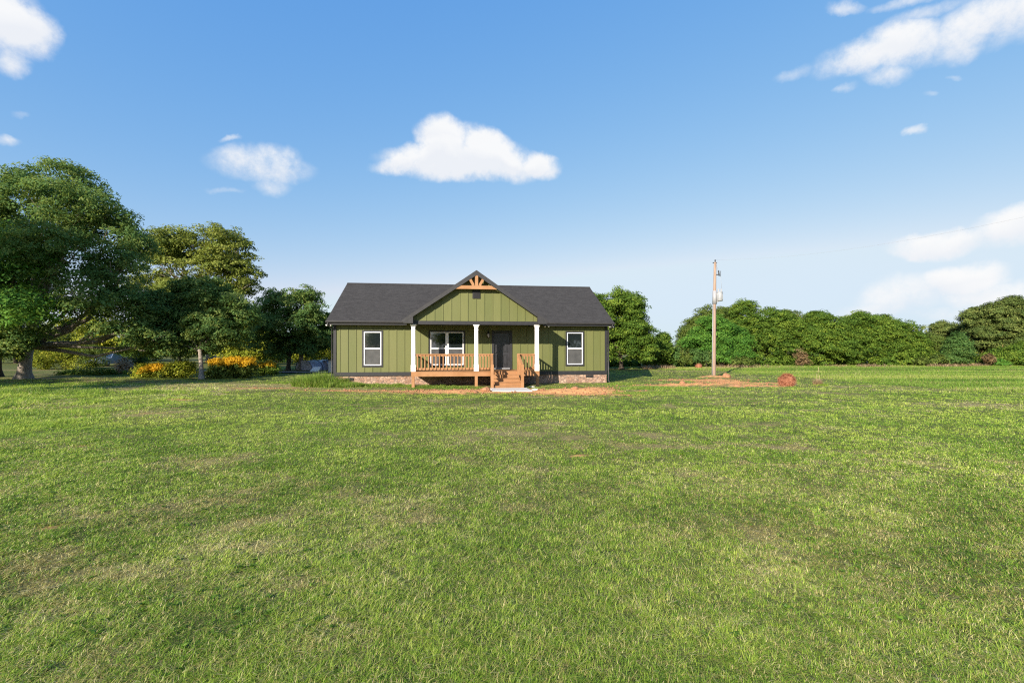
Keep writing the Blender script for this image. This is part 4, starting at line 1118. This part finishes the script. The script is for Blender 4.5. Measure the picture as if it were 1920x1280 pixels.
def strands(n, fn, seed, length, wid):
    rng = np.random.default_rng(seed); p, d = fn(rng, n)
    s = rng.normal(size=(n, 3)); s -= d * (s * d).sum(1)[:, None]; s /= np.linalg.norm(s, axis=1)[:, None]
    ln = length * (0.5 + rng.random(n)); w = wid * (0.6 + 0.8 * rng.random(n))
    v = np.stack([p - s * w[:, None], p + s * w[:, None], p + d * ln[:, None] + rng.normal(size=(n, 3)) * 0.02], 1).reshape(-1, 3)
    return v, np.arange(3 * n).reshape(-1, 3), {'leaf': np.repeat(rng.random(n), 3), 'clump': np.repeat(rng.random(n), 3)}


M['redstraw'] = leaf_mat('red_brown_straw', (0.18, 0.055, 0.030), (0.36, 0.130, 0.072), (0.60, 0.32, 0.20), 0.1)


def bale(label, loc, r, half, rz, seed, n):
    root = empty('hay_bale', loc, rz, label, 'hay bale', 'reddish hay bales in the field')
    nA, nR = 40, 9; vs = []; fs = []
    prof = [(0.02, -half * 1.0), (r * 0.45, -half * .97), (r * 0.78, -half * 0.82), (r * 0.96, -half * 0.5), (r * 1.02, 0), (r * 0.96, half * 0.5), (r * 0.78, half * 0.82), (r * 0.45, half * .97), (0.02, half * 1.0)]
    for q, h in prof:
        for k in range(nA):
            a = 2 * math.pi * k / nA
            j = 1 + 0.5 * (float(vnoise(np.array([k * 0.45]), np.array([h * 4 + seed]), seed)[0]) - 0.5)
            vs.append((q * j * math.cos(a), h, max(q * j * math.sin(a), -r * 0.86) + r * 0.84))
    for i in range(nR - 1):
        for k in range(nA): fs.append((i * nA + k, (i + 1) * nA + k, (i + 1) * nA + (k + 1) % nA, i * nA + (k + 1) % nA))
    b = MB(); b.add(vs, fs, True); b.build('core', M['redbale'], root)

    def fn(rng, n):
        a = rng.random(n) * 2 * np.pi; h = (rng.random(n) * 2 - 1) * half
        on_end = rng.random(n) < 0.4
        q = r * np.sqrt(np.clip(1 - np.abs(h / half) ** 2.6, 0.02, 1)); on_end = np.abs(h) > half * 0.8
        p = np.stack([q * np.cos(a), h, np.maximum(q * np.sin(a), -r * .84) + r * .84], 1)
        nn = np.stack([np.where(on_end, 0, np.cos(a)), np.where(on_end, np.sign(h), 0), np.where(on_end, 0, np.sin(a))], 1)
        tg = np.stack([-np.sin(a), np.zeros(n), np.cos(a)], 1)
        d = tg * 0.8 + nn * 0.55 + rng.normal(size=(n, 3)) * 0.35; d /= np.linalg.norm(d, axis=1)[:, None]
        return p, d
    v, f, a_ = strands(n, fn, seed, 0.13, 0.007)
    np_mesh('loose_straw', v, f, M['redstraw'], a_, root)


t = NT('red_brown_hay')
n = t.tex('Noise', 9.0, stretch=(1, 1, 3), Detail=6.0, Roughness=0.7)
t.base(t.ramp(n.outputs['Fac'], [(0.3, (0.16, 0.055, 0.03)), (0.55, (0.34, 0.14, 0.08)), (0.75, (0.50, 0.27, 0.17))]), 0.95, 0.1); t.bump(n.outputs['Fac'], 1.0, 0.06); M['redbale'] = t.m
bale('shaggy red-brown round hay bale on the lawn right of the utility pole', (14.5, 24.0, 0.0), 0.32, 0.34, 0.75, 5, 4200)
bale('small distant red-brown hay bale in front of the far shrubs', (18.3, 44.6, -0.05), 0.25, 0.30, 0.2, 6, 500)

# clods and stones around the steps
for k, (lab, x, y, s, sd_, mat) in enumerate([
    ('large red clay clod at the left corner of the concrete pad', -1.20, 20.75, 0.17, 3, 'clay'),
    ('reddish clay clod resting in front of the clod by the pad corner', -1.62, 20.35, 0.09, 4, 'clay'),
    ('broken pale stone slab right of the concrete pad', 1.10, 21.6, 0.16, 5, 'concrete'),
    ('pale stone lying under the right porch post', 1.02, 23.3, 0.11, 6, 'concrete'),
    ('dark earth clod on top of the dirt heap right of the pad', 2.9, 20.9, 0.12, 7, 'clay'),
    ('clay clod at the foot of the utility pole', 14.35, 30.4, 0.24, 8, 'clay'),
    ('reddish clay clod at the right end of the orange dirt by the pole', 11.6, 23.5, 0.13, 9, 'clay'),
    ('small clod half way along the orange dirt by the pole', 9.6, 25.6, 0.13, 10, 'clay')]):
    rng = np.random.default_rng(sd_)
    vs = []; fs = []; n1, n2 = 14, 9
    for i in range(n2 + 1):
        ph = math.pi * i / n2
        for j in range(n1):
            a = 2 * math.pi * j / n1
            q = 0.75 + 0.6 * float(fbm(np.array([math.cos(a) * 1.4 + 5 + sd_]), np.array([math.sin(a) * 1.4 + ph * 1.3]), sd_, 3)[0])
            vs.append((s * q * math.sin(ph) * math.cos(a) * 1.2, s * q * math.sin(ph) * math.sin(a), s * q * math.cos(ph) * (0.75 if mat == 'clay' else 0.35)))
    for i in range(n2):
        for j in range(n1): fs.append((i * n1 + j, (i + 1) * n1 + j, (i + 1) * n1 + (j + 1) % n1, i * n1 + (j + 1) % n1))
    b = MB(); b.add(vs, fs); o = b.build('clay_clod' if mat == 'clay' else 'stone', M[mat])
    o.location = (x, y, float(gz(np.array([x]), np.array([y]))[0]) + s * 0.2); o.rotation_euler = (0, 0, sd_)
    tag(o, lab, 'clod' if mat == 'clay' else 'stone')

# low film-covered tunnels and the white shed
def tunnel(label, x, y, w, h, ln, rz, mat, seed):
    root = empty('grow_tunnel', (x, y, 0), rz, label, 'tunnel', 'grey film tunnels left of the house')
    n = 14; vs = []; fs = []
    prof = [(w / 2 * math.cos(math.pi * k / n), h * math.sin(math.pi * k / n) ** 0.8) for k in range(n + 1)]
    ny = 12
    for j in range(ny + 1):
        sag = 1 - 0.035 * (j % 2)
        for px_, pz in prof: vs.append((px_ * sag, ln * j / ny, pz * sag))
    for j in range(ny):
        for k in range(n): fs.append((j * (n + 1) + k, j * (n + 1) + k + 1, (j + 1) * (n + 1) + k + 1, (j + 1) * (n + 1) + k))
    b = MB(); b.add(vs, fs, True); b.build('film_cover', M[mat], root)
    b = MB(); b.prism([(x_ * 0.985, z * 0.985) for x_, z in prof][::-1], 0.03, 0.06); b.build('end_wall', M['plastic'], root)
    for j in range(0, ny + 1, 2):
        b = MB(); b.tube([(px_ * 1.012, ln * j / ny, pz * 1.012) for px_, pz in prof], [0.022] * (n + 1), 6); b.build('hoop', M['charcoal'] if mat == 'plastic' else M['metal'], root)


tunnel('grey film tunnel with its arched end facing the lawn, leftmost of the tunnels', -18.6, 40.6, 2.9, 0.90, 6.0, R(-38), 'plastic', 1)
tunnel('dark film tunnel with pale hoops, between the other two tunnels', -16.9, 41.0, 1.7, 0.86, 6.5, R(-42), 'plasticdark', 2)
tunnel('grey film tunnel nearest the white shed', -15.6, 41.6, 1.9, 0.92, 6.5, R(-42), 'plastic', 3)
b = MB(); b.slab([(-0.42, 0, 0.02), (0.30, 0, 0.02), (0.42, 0.25, 0.36), (-0.22, 0.25, 0.36)], 0.03); b.box(-0.2, -0.16, 0.2, 0.26, 0, 0.3); b.box(0.3, 0.34, 0.2, 0.26, 0, 0.3)
o = b.build('cold_frame', M['white']); o.location = (-16.9, 39.0, 0); tag(o, 'small pale tilted cold frame in front of the tunnels', 'cold frame')
sh = empty('shed', (-14.9, 38.2, 0), 0.1, 'low whitewashed shed with dark sloping roof beside the house corner', 'shed')
b = MB(); b.prism([(-0.5, 0), (2.3, 0), (2.3, 0.95), (0.9, 1.36), (-0.5, 0.95)], 0, 2.2); b.build('wall', M['shedwall'], sh)
b = MB(); b.slab([(-0.68, -0.15, 0.93), (0.9, -0.15, 1.40), (0.9, 2.35, 1.40), (-0.68, 2.35, 0.93)], 0.05); b.slab([(0.9, -0.15, 1.40), (2.48, -0.15, 0.93), (2.48, 2.35, 0.93), (0.9, 2.35, 1.40)], 0.05); b.build('roof', M['charcoal'], sh)
b = MB(); b.box(0.22, 0.52, -0.02, 0.02, 0.45, 0.82); wn = b.build('window', M['black'], sh)
b = MB(); b.box(0.25, 0.49, -0.026, -0.021, 0.48, 0.79); b.build('pane', M['glass'], wn)
# dark blue shed far behind the shrubs, and the car
sb = empty('metal_shed', at(155, 651, 66) * 1.0, 0.05, 'dark blue metal shed glimpsed behind the shrubs far left', 'shed')
sb.location.z = 0
b = MB(); b.prism([(-4.3, 0), (4.3, 0), (4.3, 1.0), (-4.3, 1.0)], 0, 5); b.build('wall', M['bluepaint'], sb)
b = MB(); b.slab([(-4.6, -0.3, 1.0), (4.6, -0.3, 1.0), (4.6, 2.5, 1.6), (-4.6, 2.5, 1.6)], 0.06); b.slab([(-4.6, 2.5, 1.6), (4.6, 2.5, 1.6), (4.6, 5.3, 1.0), (-4.6, 5.3, 1.0)], 0.06); b.build('roof', M['bluepaint'], sb)
b = MB(); b.box(-1.2, 1.2, -0.03, 0.0, 0.02, 0.92); b.build('door', M['charcoal'], sb)
cp = at(200, 651, 50)
car = empty('parked_car', (cp.x, 50, 0), R(12), 'silver-blue car glimpsed between shrubs under the huge shade tree', 'car')
W = 0.86
sec = [(-2.1, 0.35, 0.62), (-1.95, 0.28, 0.75), (-1.1, 0.26, 0.88), (-0.45, 0.26, 0.92), (0.5, 0.26, 0.93), (1.4, 0.26, 0.94), (2.05, 0.30, 0.90), (2.15, 0.40, 0.75)]
vs = []; fs = []
for y, z0, z1 in sec:
    k = 0.93 if abs(y) > 1.9 else 1.0
    vs += [(-W * k, y, z0), (W * k, y, z0), (W * k, y, z0 + (z1 - z0) * 0.6), (W * k * 0.93, y, z1), (-W * k * 0.93, y, z1), (-W * k, y, z0 + (z1 - z0) * 0.6)]
for i in range(len(sec) - 1):
    for k in range(6): fs.append((i * 6 + k, i * 6 + (k + 1) % 6, (i + 1) * 6 + (k + 1) % 6, (i + 1) * 6 + k))
fs += [(5, 4, 3, 2, 1, 0), tuple((len(sec) - 1) * 6 + k for k in range(6))]
b = MB(); b.add(vs, fs); b.add([(-0.70, -0.42, 0.93), (0.70, -0.42, 0.93), (0.72, 1.5, 0.94), (-0.72, 1.5, 0.94), (-0.56, 0.15, 1.40), (0.56, 0.15, 1.40), (0.56, 1.05, 1.42), (-0.56, 1.05, 1.42)], [(4, 5, 6, 7), (0, 1, 5, 4), (1, 2, 6, 5), (2, 3, 7, 6), (3, 0, 4, 7)])
b.build('body', M['carpaint'], car)
b = MB(); b.add([(-0.62, -0.405, 0.965), (0.62, -0.405, 0.965), (0.52, 0.10, 1.37), (-0.52, 0.10, 1.37)], [(0, 1, 2, 3)]); b.build('windscreen', M['glass'], car)
for s in (-1, 1):
    b = MB(); b.box(s * 0.62 - 0.14, s * 0.62 + 0.14, -2.03, -1.93, 0.56, 0.68); b.build('headlight', M['lampglass'], car)
    for y in (-1.3, 1.35):
        b = MB(); b.tube([(s * 0.70, y, 0.31), (s * 0.88, y, 0.31)], [0.31, 0.31], 16); wh = b.build('wheel', M['rubber'], car)
        b = MB(); b.tube([(s * 0.72, y, 0.31), (s * 0.89, y, 0.31)], [0.19, 0.19], 12); b.build('rim', M['metal'], wh)

# ------------------------------------------------------------------ grass
def grass_mat(name, greens, dries, trans=0.45):
    t = NT(name)
    a = t.attr('rnd'); d = t.attr('dry'); u = t.attr('tip')
    g = t.ramp(a, [(0.05, greens[0]), (0.5, greens[1]), (0.95, greens[2])])
    y = t.ramp(a, [(0.05, dries[0]), (0.5, dries[1]), (0.95, dries[2])])
    c = t.mix(d, g, y)
    t.base(c, 0.5, 0.3)
    tr = t.N('ShaderNodeBsdfTranslucent'); t.L(c, tr.inputs['Color'])
    ms = t.N('ShaderNodeMixShader'); ms.inputs['Fac'].default_value = trans
    t.L(t.bsdf.outputs[0], ms.inputs[1]); t.L(tr.outputs[0], ms.inputs[2]); t.L(ms.outputs[0], t.out.inputs['Surface'])
    return t.m


def blades(x, y, z, h, w, bend, dry, rng, segs=2, lie=None):
    """curved tapering blades rooted at x,y,z"""
    n = len(x)
    az = rng.random(n) * 2 * np.pi if lie is None else lie
    side = np.stack([-np.sin(az), np.cos(az), np.zeros(n)], 1); fw = np.stack([np.cos(az), np.sin(az), np.zeros(n)], 1)
    tw = rng.normal(size=n) * 0.5
    side2 = side * np.cos(tw)[:, None] + fw * np.sin(tw)[:, None]
    lean = bend * (0.25 + 0.9 * rng.random(n))
    root = np.stack([x, y, z], 1); V = []; T = []
    ks = np.linspace(0, 1, segs + 1)
    for k in ks[:-1]:
        c = root + fw * (lean * h * k ** 1.6)[:, None]; c[:, 2] += h * (k - 0.45 * lean * k * k * 0.8)
        ww = (w * 0.5 * (1 - 0.55 * k))[:, None]; s = side * (1 - k) + side2 * k
        V += [c - s * ww, c + s * ww]; T += [np.full(n, k)] * 2
    c = root + fw * (lean * h)[:, None]; c[:, 2] += h * np.maximum(1 - 0.36 * lean, 0.08)
    V.append(c); T.append(np.ones(n))
    m = 2 * segs + 1
    v = np.stack(V, 1).reshape(-1, 3); b0 = np.arange(n)[:, None] * m
    tri = []
    for k in range(segs - 1): tri += [[2 * k, 2 * k + 1, 2 * k + 3], [2 * k, 2 * k + 3, 2 * k + 2]]
    tri.append([2 * segs - 2, 2 * segs - 1, 2 * segs])
    f = (b0[:, None, :] + np.array(tri)[None]).reshape(-1, 3)
    return v, f, {'rnd': np.repeat(rng.random(n), m), 'dry': np.repeat(dry, m), 'tip': np.stack(T, 1).ravel()}


def join(parts):
    vs, fs, at_, o = [], [], {}, 0
    for v, f, a in parts:
        vs.append(v); fs.append(f + o); o += len(v)
        for k, q in a.items(): at_.setdefault(k, []).append(q)
    return np.concatenate(vs), np.concatenate(fs), {k: np.concatenate(q) for k, q in at_.items()}


def in_house(x, y, m=0.0):
    u, w = to_house(x, y)
    return ((np.abs(u) < HW + m) & (w > -m) & (w < 8.6 + m)) | ((u > 0.5) & (u < 2.45) & (w > -4.8) & (w < -1.7)) | ((u > DX0) & (u < DX1) & (w > -1.6) & (w < 0))


M['lawn'] = grass_mat('lawn_blades', ((0.062, 0.148, 0.013), (0.238, 0.385, 0.038), (0.490, 0.575, 0.100)), ((0.28, 0.23, 0.08), (0.56, 0.45, 0.18), (0.82, 0.71, 0.41)))
M['tall'] = grass_mat('field_blades', ((0.105, 0.210, 0.026), (0.215, 0.340, 0.045), (0.380, 0.440, 0.090)), ((0.24, 0.20, 0.08), (0.36, 0.30, 0.14), (0.50, 0.43, 0.24)))
M['drytall'] = grass_mat('dry_stalks', ((0.24, 0.17, 0.08), (0.38, 0.27, 0.14), (0.50, 0.38, 0.22)), ((0.26, 0.18, 0.09), (0.40, 0.28, 0.15), (0.52, 0.40, 0.24)))


def scatter(n, y0, y1, rng, pad=2.5, p=-1.0):
    """random ground points in the wedge in front of the lens (with room to step aside), denser close by"""
    q = rng.random(n)
    y = y0 * (y1 / y0) ** q if p == -1.0 else (y0 ** (p + 1) + q * (y1 ** (p + 1) - y0 ** (p + 1))) ** (1 / (p + 1))
    x = (rng.random(n) * 2 - 1) * (1.16 * y + pad)
    return x, y


def build_lawn():
    rng = np.random.default_rng(7)
    parts = []
    # (count, near, far, blade width factor, segments)
    for n, y0, y1, segs in ((560000, 1.5, 4.6, 3), (520000, 4.6, 10.0, 2), (640000, 10.0, 26.0, 1), (220000, 26.0, 47.0, 1)):
        x, y = scatter(n, y0, y1, rng)
        dirt, dry, lush = masks(x, y)
        # blades stand in tufts: they share a root, a lean and a shade of green
        tn = n // 9; ti = rng.integers(0, tn, n); tr_ = 0.022 + 0.0016 * y[ti]
        x = x[ti] + rng.normal(size=n) * tr_; y = np.maximum(1.2, y[ti] + rng.normal(size=n) * tr_)
        taz = (rng.random(tn) * 2 * np.pi)[ti]; ttint = rng.random(tn)[ti]; tht = (0.7 + 0.6 * rng.random(tn))[ti]; tdry = rng.random(tn)[ti]
        dirt, dry, lush = masks(x, y)
        clump = fbm(x * 9, y * 9, 81, 2); big = fbm(x * 1.1, y * 1.1, 83, 3)
        keep = (rng.random(n) > 1.6 * dirt) & (rng.random(n) > 0.35 * dry) & ~in_house(x, y, 0.02) & (x < field_edge(y)) & (rng.random(n) < 0.50 + 0.9 * clump) & ~((y > 30) & (x < -30 + (y - 30) * 0.2)) & ~((y > 35.4 + 0.02 * x) & (x < -8) & (y < 42))
        x, y, dry, lush, clump, big, taz, ttint, tht, tdry = (a[keep] for a in (x, y, dry, lush, clump, big, taz, ttint, tht, tdry)); n = len(x)
        dist = np.hypot(x, y)
        rough = sstep(-10.5, -13.0, x + 0.05 * y) * sstep(8, 12, y) * sstep(27, 23, y)
        h = (0.020 + 0.036 * rng.random(n)) * (0.65 + 0.75 * clump) * (1 + 0.9 * lush + 2.6 * rough * sstep(0.35, 0.65, fbm(x * 0.9, y * 0.9, 171, 3))) * (0.85 + 0.4 * big)
        h = h * (1 - 0.35 * dry) * tht
        w = np.maximum(0.0026 + 0.0018 * rng.random(n), dist * 0.00105 * (0.6 + 0.8 * rng.random(n)))
        isdry = np.clip((0.45 * rng.random(n) + 0.55 * tdry < 0.155 + 0.18 * sstep(11, 5, y) + 0.10 * sstep(0.5, 5, x) * sstep(9, 5, y) + 0.52 * dry) * (0.55 + 0.45 * rng.random(n)) - 0.5 * lush * rng.random(n), 0, 1)
        bend = np.where(isdry > 0.4, 1.9, 1.35) * (0.6 + 0.8 * rng.random(n)) + 1.3 * (rng.random(n) < 0.36)
        v_, f_, a_ = blades(x, y, gz(x, y) - 0.004, h, w, bend, isdry, rng, segs, lie=taz + rng.normal(size=n) * 0.9)
        a_['rnd'] = np.repeat(np.clip(0.45 * ttint + 0.40 * rng.random(n) + 0.75 * (fbm(x * 0.9, y * 0.9, 141, 4) - 0.5) + 0.45 * (fbm(x * 0.16, y * 0.4, 143, 3) - 0.5) + 0.06 + 0.24 * sstep(6, 14, y) + 0.5 * (fbm(x * 0.05, y * 1.1, 147, 3) - 0.5) * sstep(6, 12, y), 0, 1), 2 * segs + 1)
        parts.append((v_, f_, a_))
        # cut straw lying on top
        m = int(n * (0.17 if y1 < 12 else 0.05)); i = rng.choice(n, m, replace=False)
        xs, ys = x[i], y[i]
        pp = rng.random(m) < 0.25 + 0.8 * dry[i]; xs, ys = xs[pp], ys[pp]; m = len(xs)
        parts.append(blades(xs, ys, gz(xs, ys) + 0.018 + 0.02 * rng.random(m), np.full(m, 0.022), np.maximum(0.003, np.hypot(xs, ys) * 0.0008), 1.0 + 3.2 * rng.random(m), 0.7 + 0.3 * rng.random(m), rng, segs))
    # low broad-leaved weeds: small rosettes
    n = 2600; x, y = scatter(n, 1.6, 24, rng); dirt, dry, lush = masks(x, y)
    k = (dirt < 0.3) & ~in_house(x, y, 0.05) & (x < field_edge(y)) & (fbm(x * 0.7, y * 0.7, 151, 3) > 0.47); x, y = x[k], y[k]; n = len(x)
    rs = 0.02 + 0.035 * rng.random(n); x = np.repeat(x, 7); y = np.repeat(y, 7); rs = np.repeat(rs, 7); n = len(x)
    v_, f_, a_ = blades(x + rng.normal(size=n) * 0.006, y + rng.normal(size=n) * 0.006, gz(x, y) + 0.012, 0.6 * rs, rs * 0.55, 1.6 + 0.6 * rng.random(n), np.zeros(n), rng, 2)
    a_['rnd'] *= 0.35; parts.append((v_, f_, a_))
    v, f, a = join(parts)
    tag(np_mesh('lawn_grass', v, f, M['lawn'], a), 'short mown green grass with dry straw patches covering the lawn', 'grass', kind='stuff')


def build_crumbs():
    rng = np.random.default_rng(12); n = 60000
    x = rng.uniform(-14, 17, n); y = rng.uniform(18.5, 31, n); d, _, _ = masks(x, y)
    k = (d > 0.45) & (rng.random(n) < 0.35) & ~in_house(x, y, 0.1); x, y = x[k], y[k]; n = len(x)
    r = 0.012 + 0.05 * rng.random(n) ** 4
    o = np.array([(1, 0, 0), (-1, 0, 0), (0, 1, 0), (0, -1, 0), (0, 0, .8), (0, 0, -.6)], float)
    f0 = np.array([(0, 2, 4), (2, 1, 4), (1, 3, 4), (3, 0, 4), (2, 0, 5), (1, 2, 5), (3, 1, 5), (0, 3, 5)])
    v = np.stack([x, y, gz(x, y) + r * 0.25], 1)[:, None] + o[None] * r[:, None, None] * (0.6 + 0.8 * rng.random((n, 6, 1)))
    f = (np.arange(n)[:, None, None] * 6 + f0[None]).reshape(-1, 3)
    tag(np_mesh('clay_crumbs', v.reshape(-1, 3), f, M['clay']), 'small clay crumbs scattered over the bare orange dirt', 'dirt', kind='stuff')


def build_tall():
    rng = np.random.default_rng(8)
    n = 480000
    y = 16 + 34 * rng.random(n) ** 1.1; x = 8 + 56 * rng.random(n)
    e = field_edge(y) + (fbm(y * 0.8, x * 0.1, 5, 3) - 0.5) * 1.2
    keep = (x > e) & (x < 1.18 * y + 4)
    x, y, e = x[keep], y[keep], e[keep]; n = len(x)
    _, dry, _ = masks(x, y)
    row = fbm(x * 0.15, y * 0.9, 91, 3)
    rise = sstep(0, 1.2, x - e)
    h = (0.07 + 0.12 * rng.random(n)) * (0.4 + 1.0 * row) * (0.35 + 0.65 * rise)
    isdry = ((rng.random(n) < 0.06 + 0.4 * dry * sstep(0.4, 0.6, row)) * 1.0)
    w = np.maximum(0.010, np.hypot(x, y) * 0.0007) * (0.6 + 0.8 * rng.random(n))
    v, f, a = blades(x, y, gz(x, y) - 0.01, h, w, np.full(n, 0.9), isdry, rng, 2)
    st = 1.6 * (fbm(x * 0.06, y * 0.55, 93, 4) - 0.5) - 0.25 * (1 - rise)
    a['rnd'] = np.repeat(np.clip(0.5 + st + 0.45 * (rng.random(n) - 0.5), 0, 1), 5)
    tag(np_mesh('field_grass', v, f, M['tall'], a), 'taller bright green grass of the unmown field on the right', 'grass', kind='stuff')
    # dry strip under the far trees
    n = 16000
    t_ = rng.random(n); x = 12.5 + 44 * t_; y = np.interp(x, [12, 20, 32, 56], [43.5, 45.5, 48.0, 49.5]) + rng.normal(size=n) * 0.7
    h = (0.10 + 0.22 * rng.random(n)) * (0.1 + 1.7 * sstep(0.42, 0.65, fbm(x * 0.35, y * 0.6, 95, 3)))
    v, f, a = blades(x, y, np.full(n, -0.02), h, 0.025 + 0.03 * rng.random(n), 0.8 + 0.9 * rng.random(n), np.ones(n), rng, 2)
    tag(np_mesh('dry_grass', v, f, M['drytall'], a), 'tan dry grass strip along the foot of the far trees', 'grass', kind='stuff')
    # lusher growth against the house and by the left edge
    parts = []
    for cx, cy, rx, ry, n, h0 in [(-10.2, 24.3, 1.5, 1.0, 12000, 0.72), (-8.9, 23.7, 1.3, 0.7, 7000, 0.36), (-6.6, 23.9, 2.2, 0.5, 6500, 0.22), (-4.6, 23.6, 1.4, 0.45, 5000, 0.20), (-2.6, 23.1, 1.6, 0.4, 4500, 0.12), (5.8, 24.9, 1.0, 0.5, 2500, 0.15), (7.2, 22.7, 2.2, 0.8, 8000, 0.13), (6.6, 20.3, 2.6, 0.7, 6000, 0.10), (-21.5, 20.6, 3.0, 0.9, 7000, 0.20), (-15.5, 13.6, 3.0, 1.6, 8000, 0.12), (14.4, 23.0, 0.5, 0.3, 900, 0.10), (-12.5, 26.5, 2.2, 0.9, 5000, 0.14)]:
        r = np.sqrt(rng.random(n)); a_ = rng.random(n) * 2 * np.pi
        x = cx + rx * r * np.cos(a_); y = cy + ry * r * np.sin(a_)
        k = ~in_house(x, y, 0.03) & (fbm(x * 3, y * 3, 97, 2) > 0.36); x, y, r = x[k], y[k], r[k]; n = len(x)
        h = h0 * (0.5 + 0.8 * rng.random(n)) * (1.1 - 0.6 * r) * (0.5 + fbm(x * 2, y * 2, 99, 2))
        parts.append(blades(x, y, gz(x, y) - 0.01, h, 0.012 + 0.016 * rng.random(n), np.full(n, 0.75), (rng.random(n) < 0.05) * 1.0, rng, 2))
    v, f, a = join(parts)
    tag(np_mesh('rough_grass', v, f, M['tall'], a), 'lush long green grass growing against the house and in rough patches', 'grass', kind='stuff')
    # the dry tuft with a tall seed stalk
    root = empty('grass_tuft', (16.45, 24.5, 0), 0, 'dry straw-coloured grass tuft with one tall seed stalk right of the hay bale', 'grass tuft')
    n = 500; r = rng.random(n) ** 0.7 * 0.22; a_ = rng.random(n) * 6.28
    v, f, a = blades(r * np.cos(a_), r * np.sin(a_) * 0.8, np.zeros(n) - 0.02, 0.22 + 0.28 * rng.random(n), np.full(n, 0.013), np.full(n, 0.7), np.ones(n), rng, 2)
    np_mesh('dry_blades', v, f, M['drytall'], a, root)
    n = 700; r = rng.random(n) ** 0.6 * 0.36; a_ = rng.random(n) * 6.28
    v, f, a = blades(r * np.cos(a_) + 0.1, r * np.sin(a_) * 0.8 - 0.12, np.zeros(n) - 0.02, 0.07 + 0.10 * rng.random(n), np.full(n, 0.014), np.full(n, 0.7), np.zeros(n), rng, 2)
    np_mesh('green_blades', v, f, M['lawn'], a, root)
    b = MB()
    for dx, h in ((0.02, 0.98), (-0.06, 0.62), (0.09, 0.55)): b.tube([(dx, 0, 0), (dx + 0.01, 0, h * 0.6), (dx + 0.03, 0, h)], [0.006, 0.005, 0.010], 5)
    b.build('seed_stalk', M['stalk'], root)


M['stalk'] = painted('straw_stalk', (0.42, 0.33, 0.18), 0.15, 0.8)
build_lawn()
build_crumbs()
build_tall()
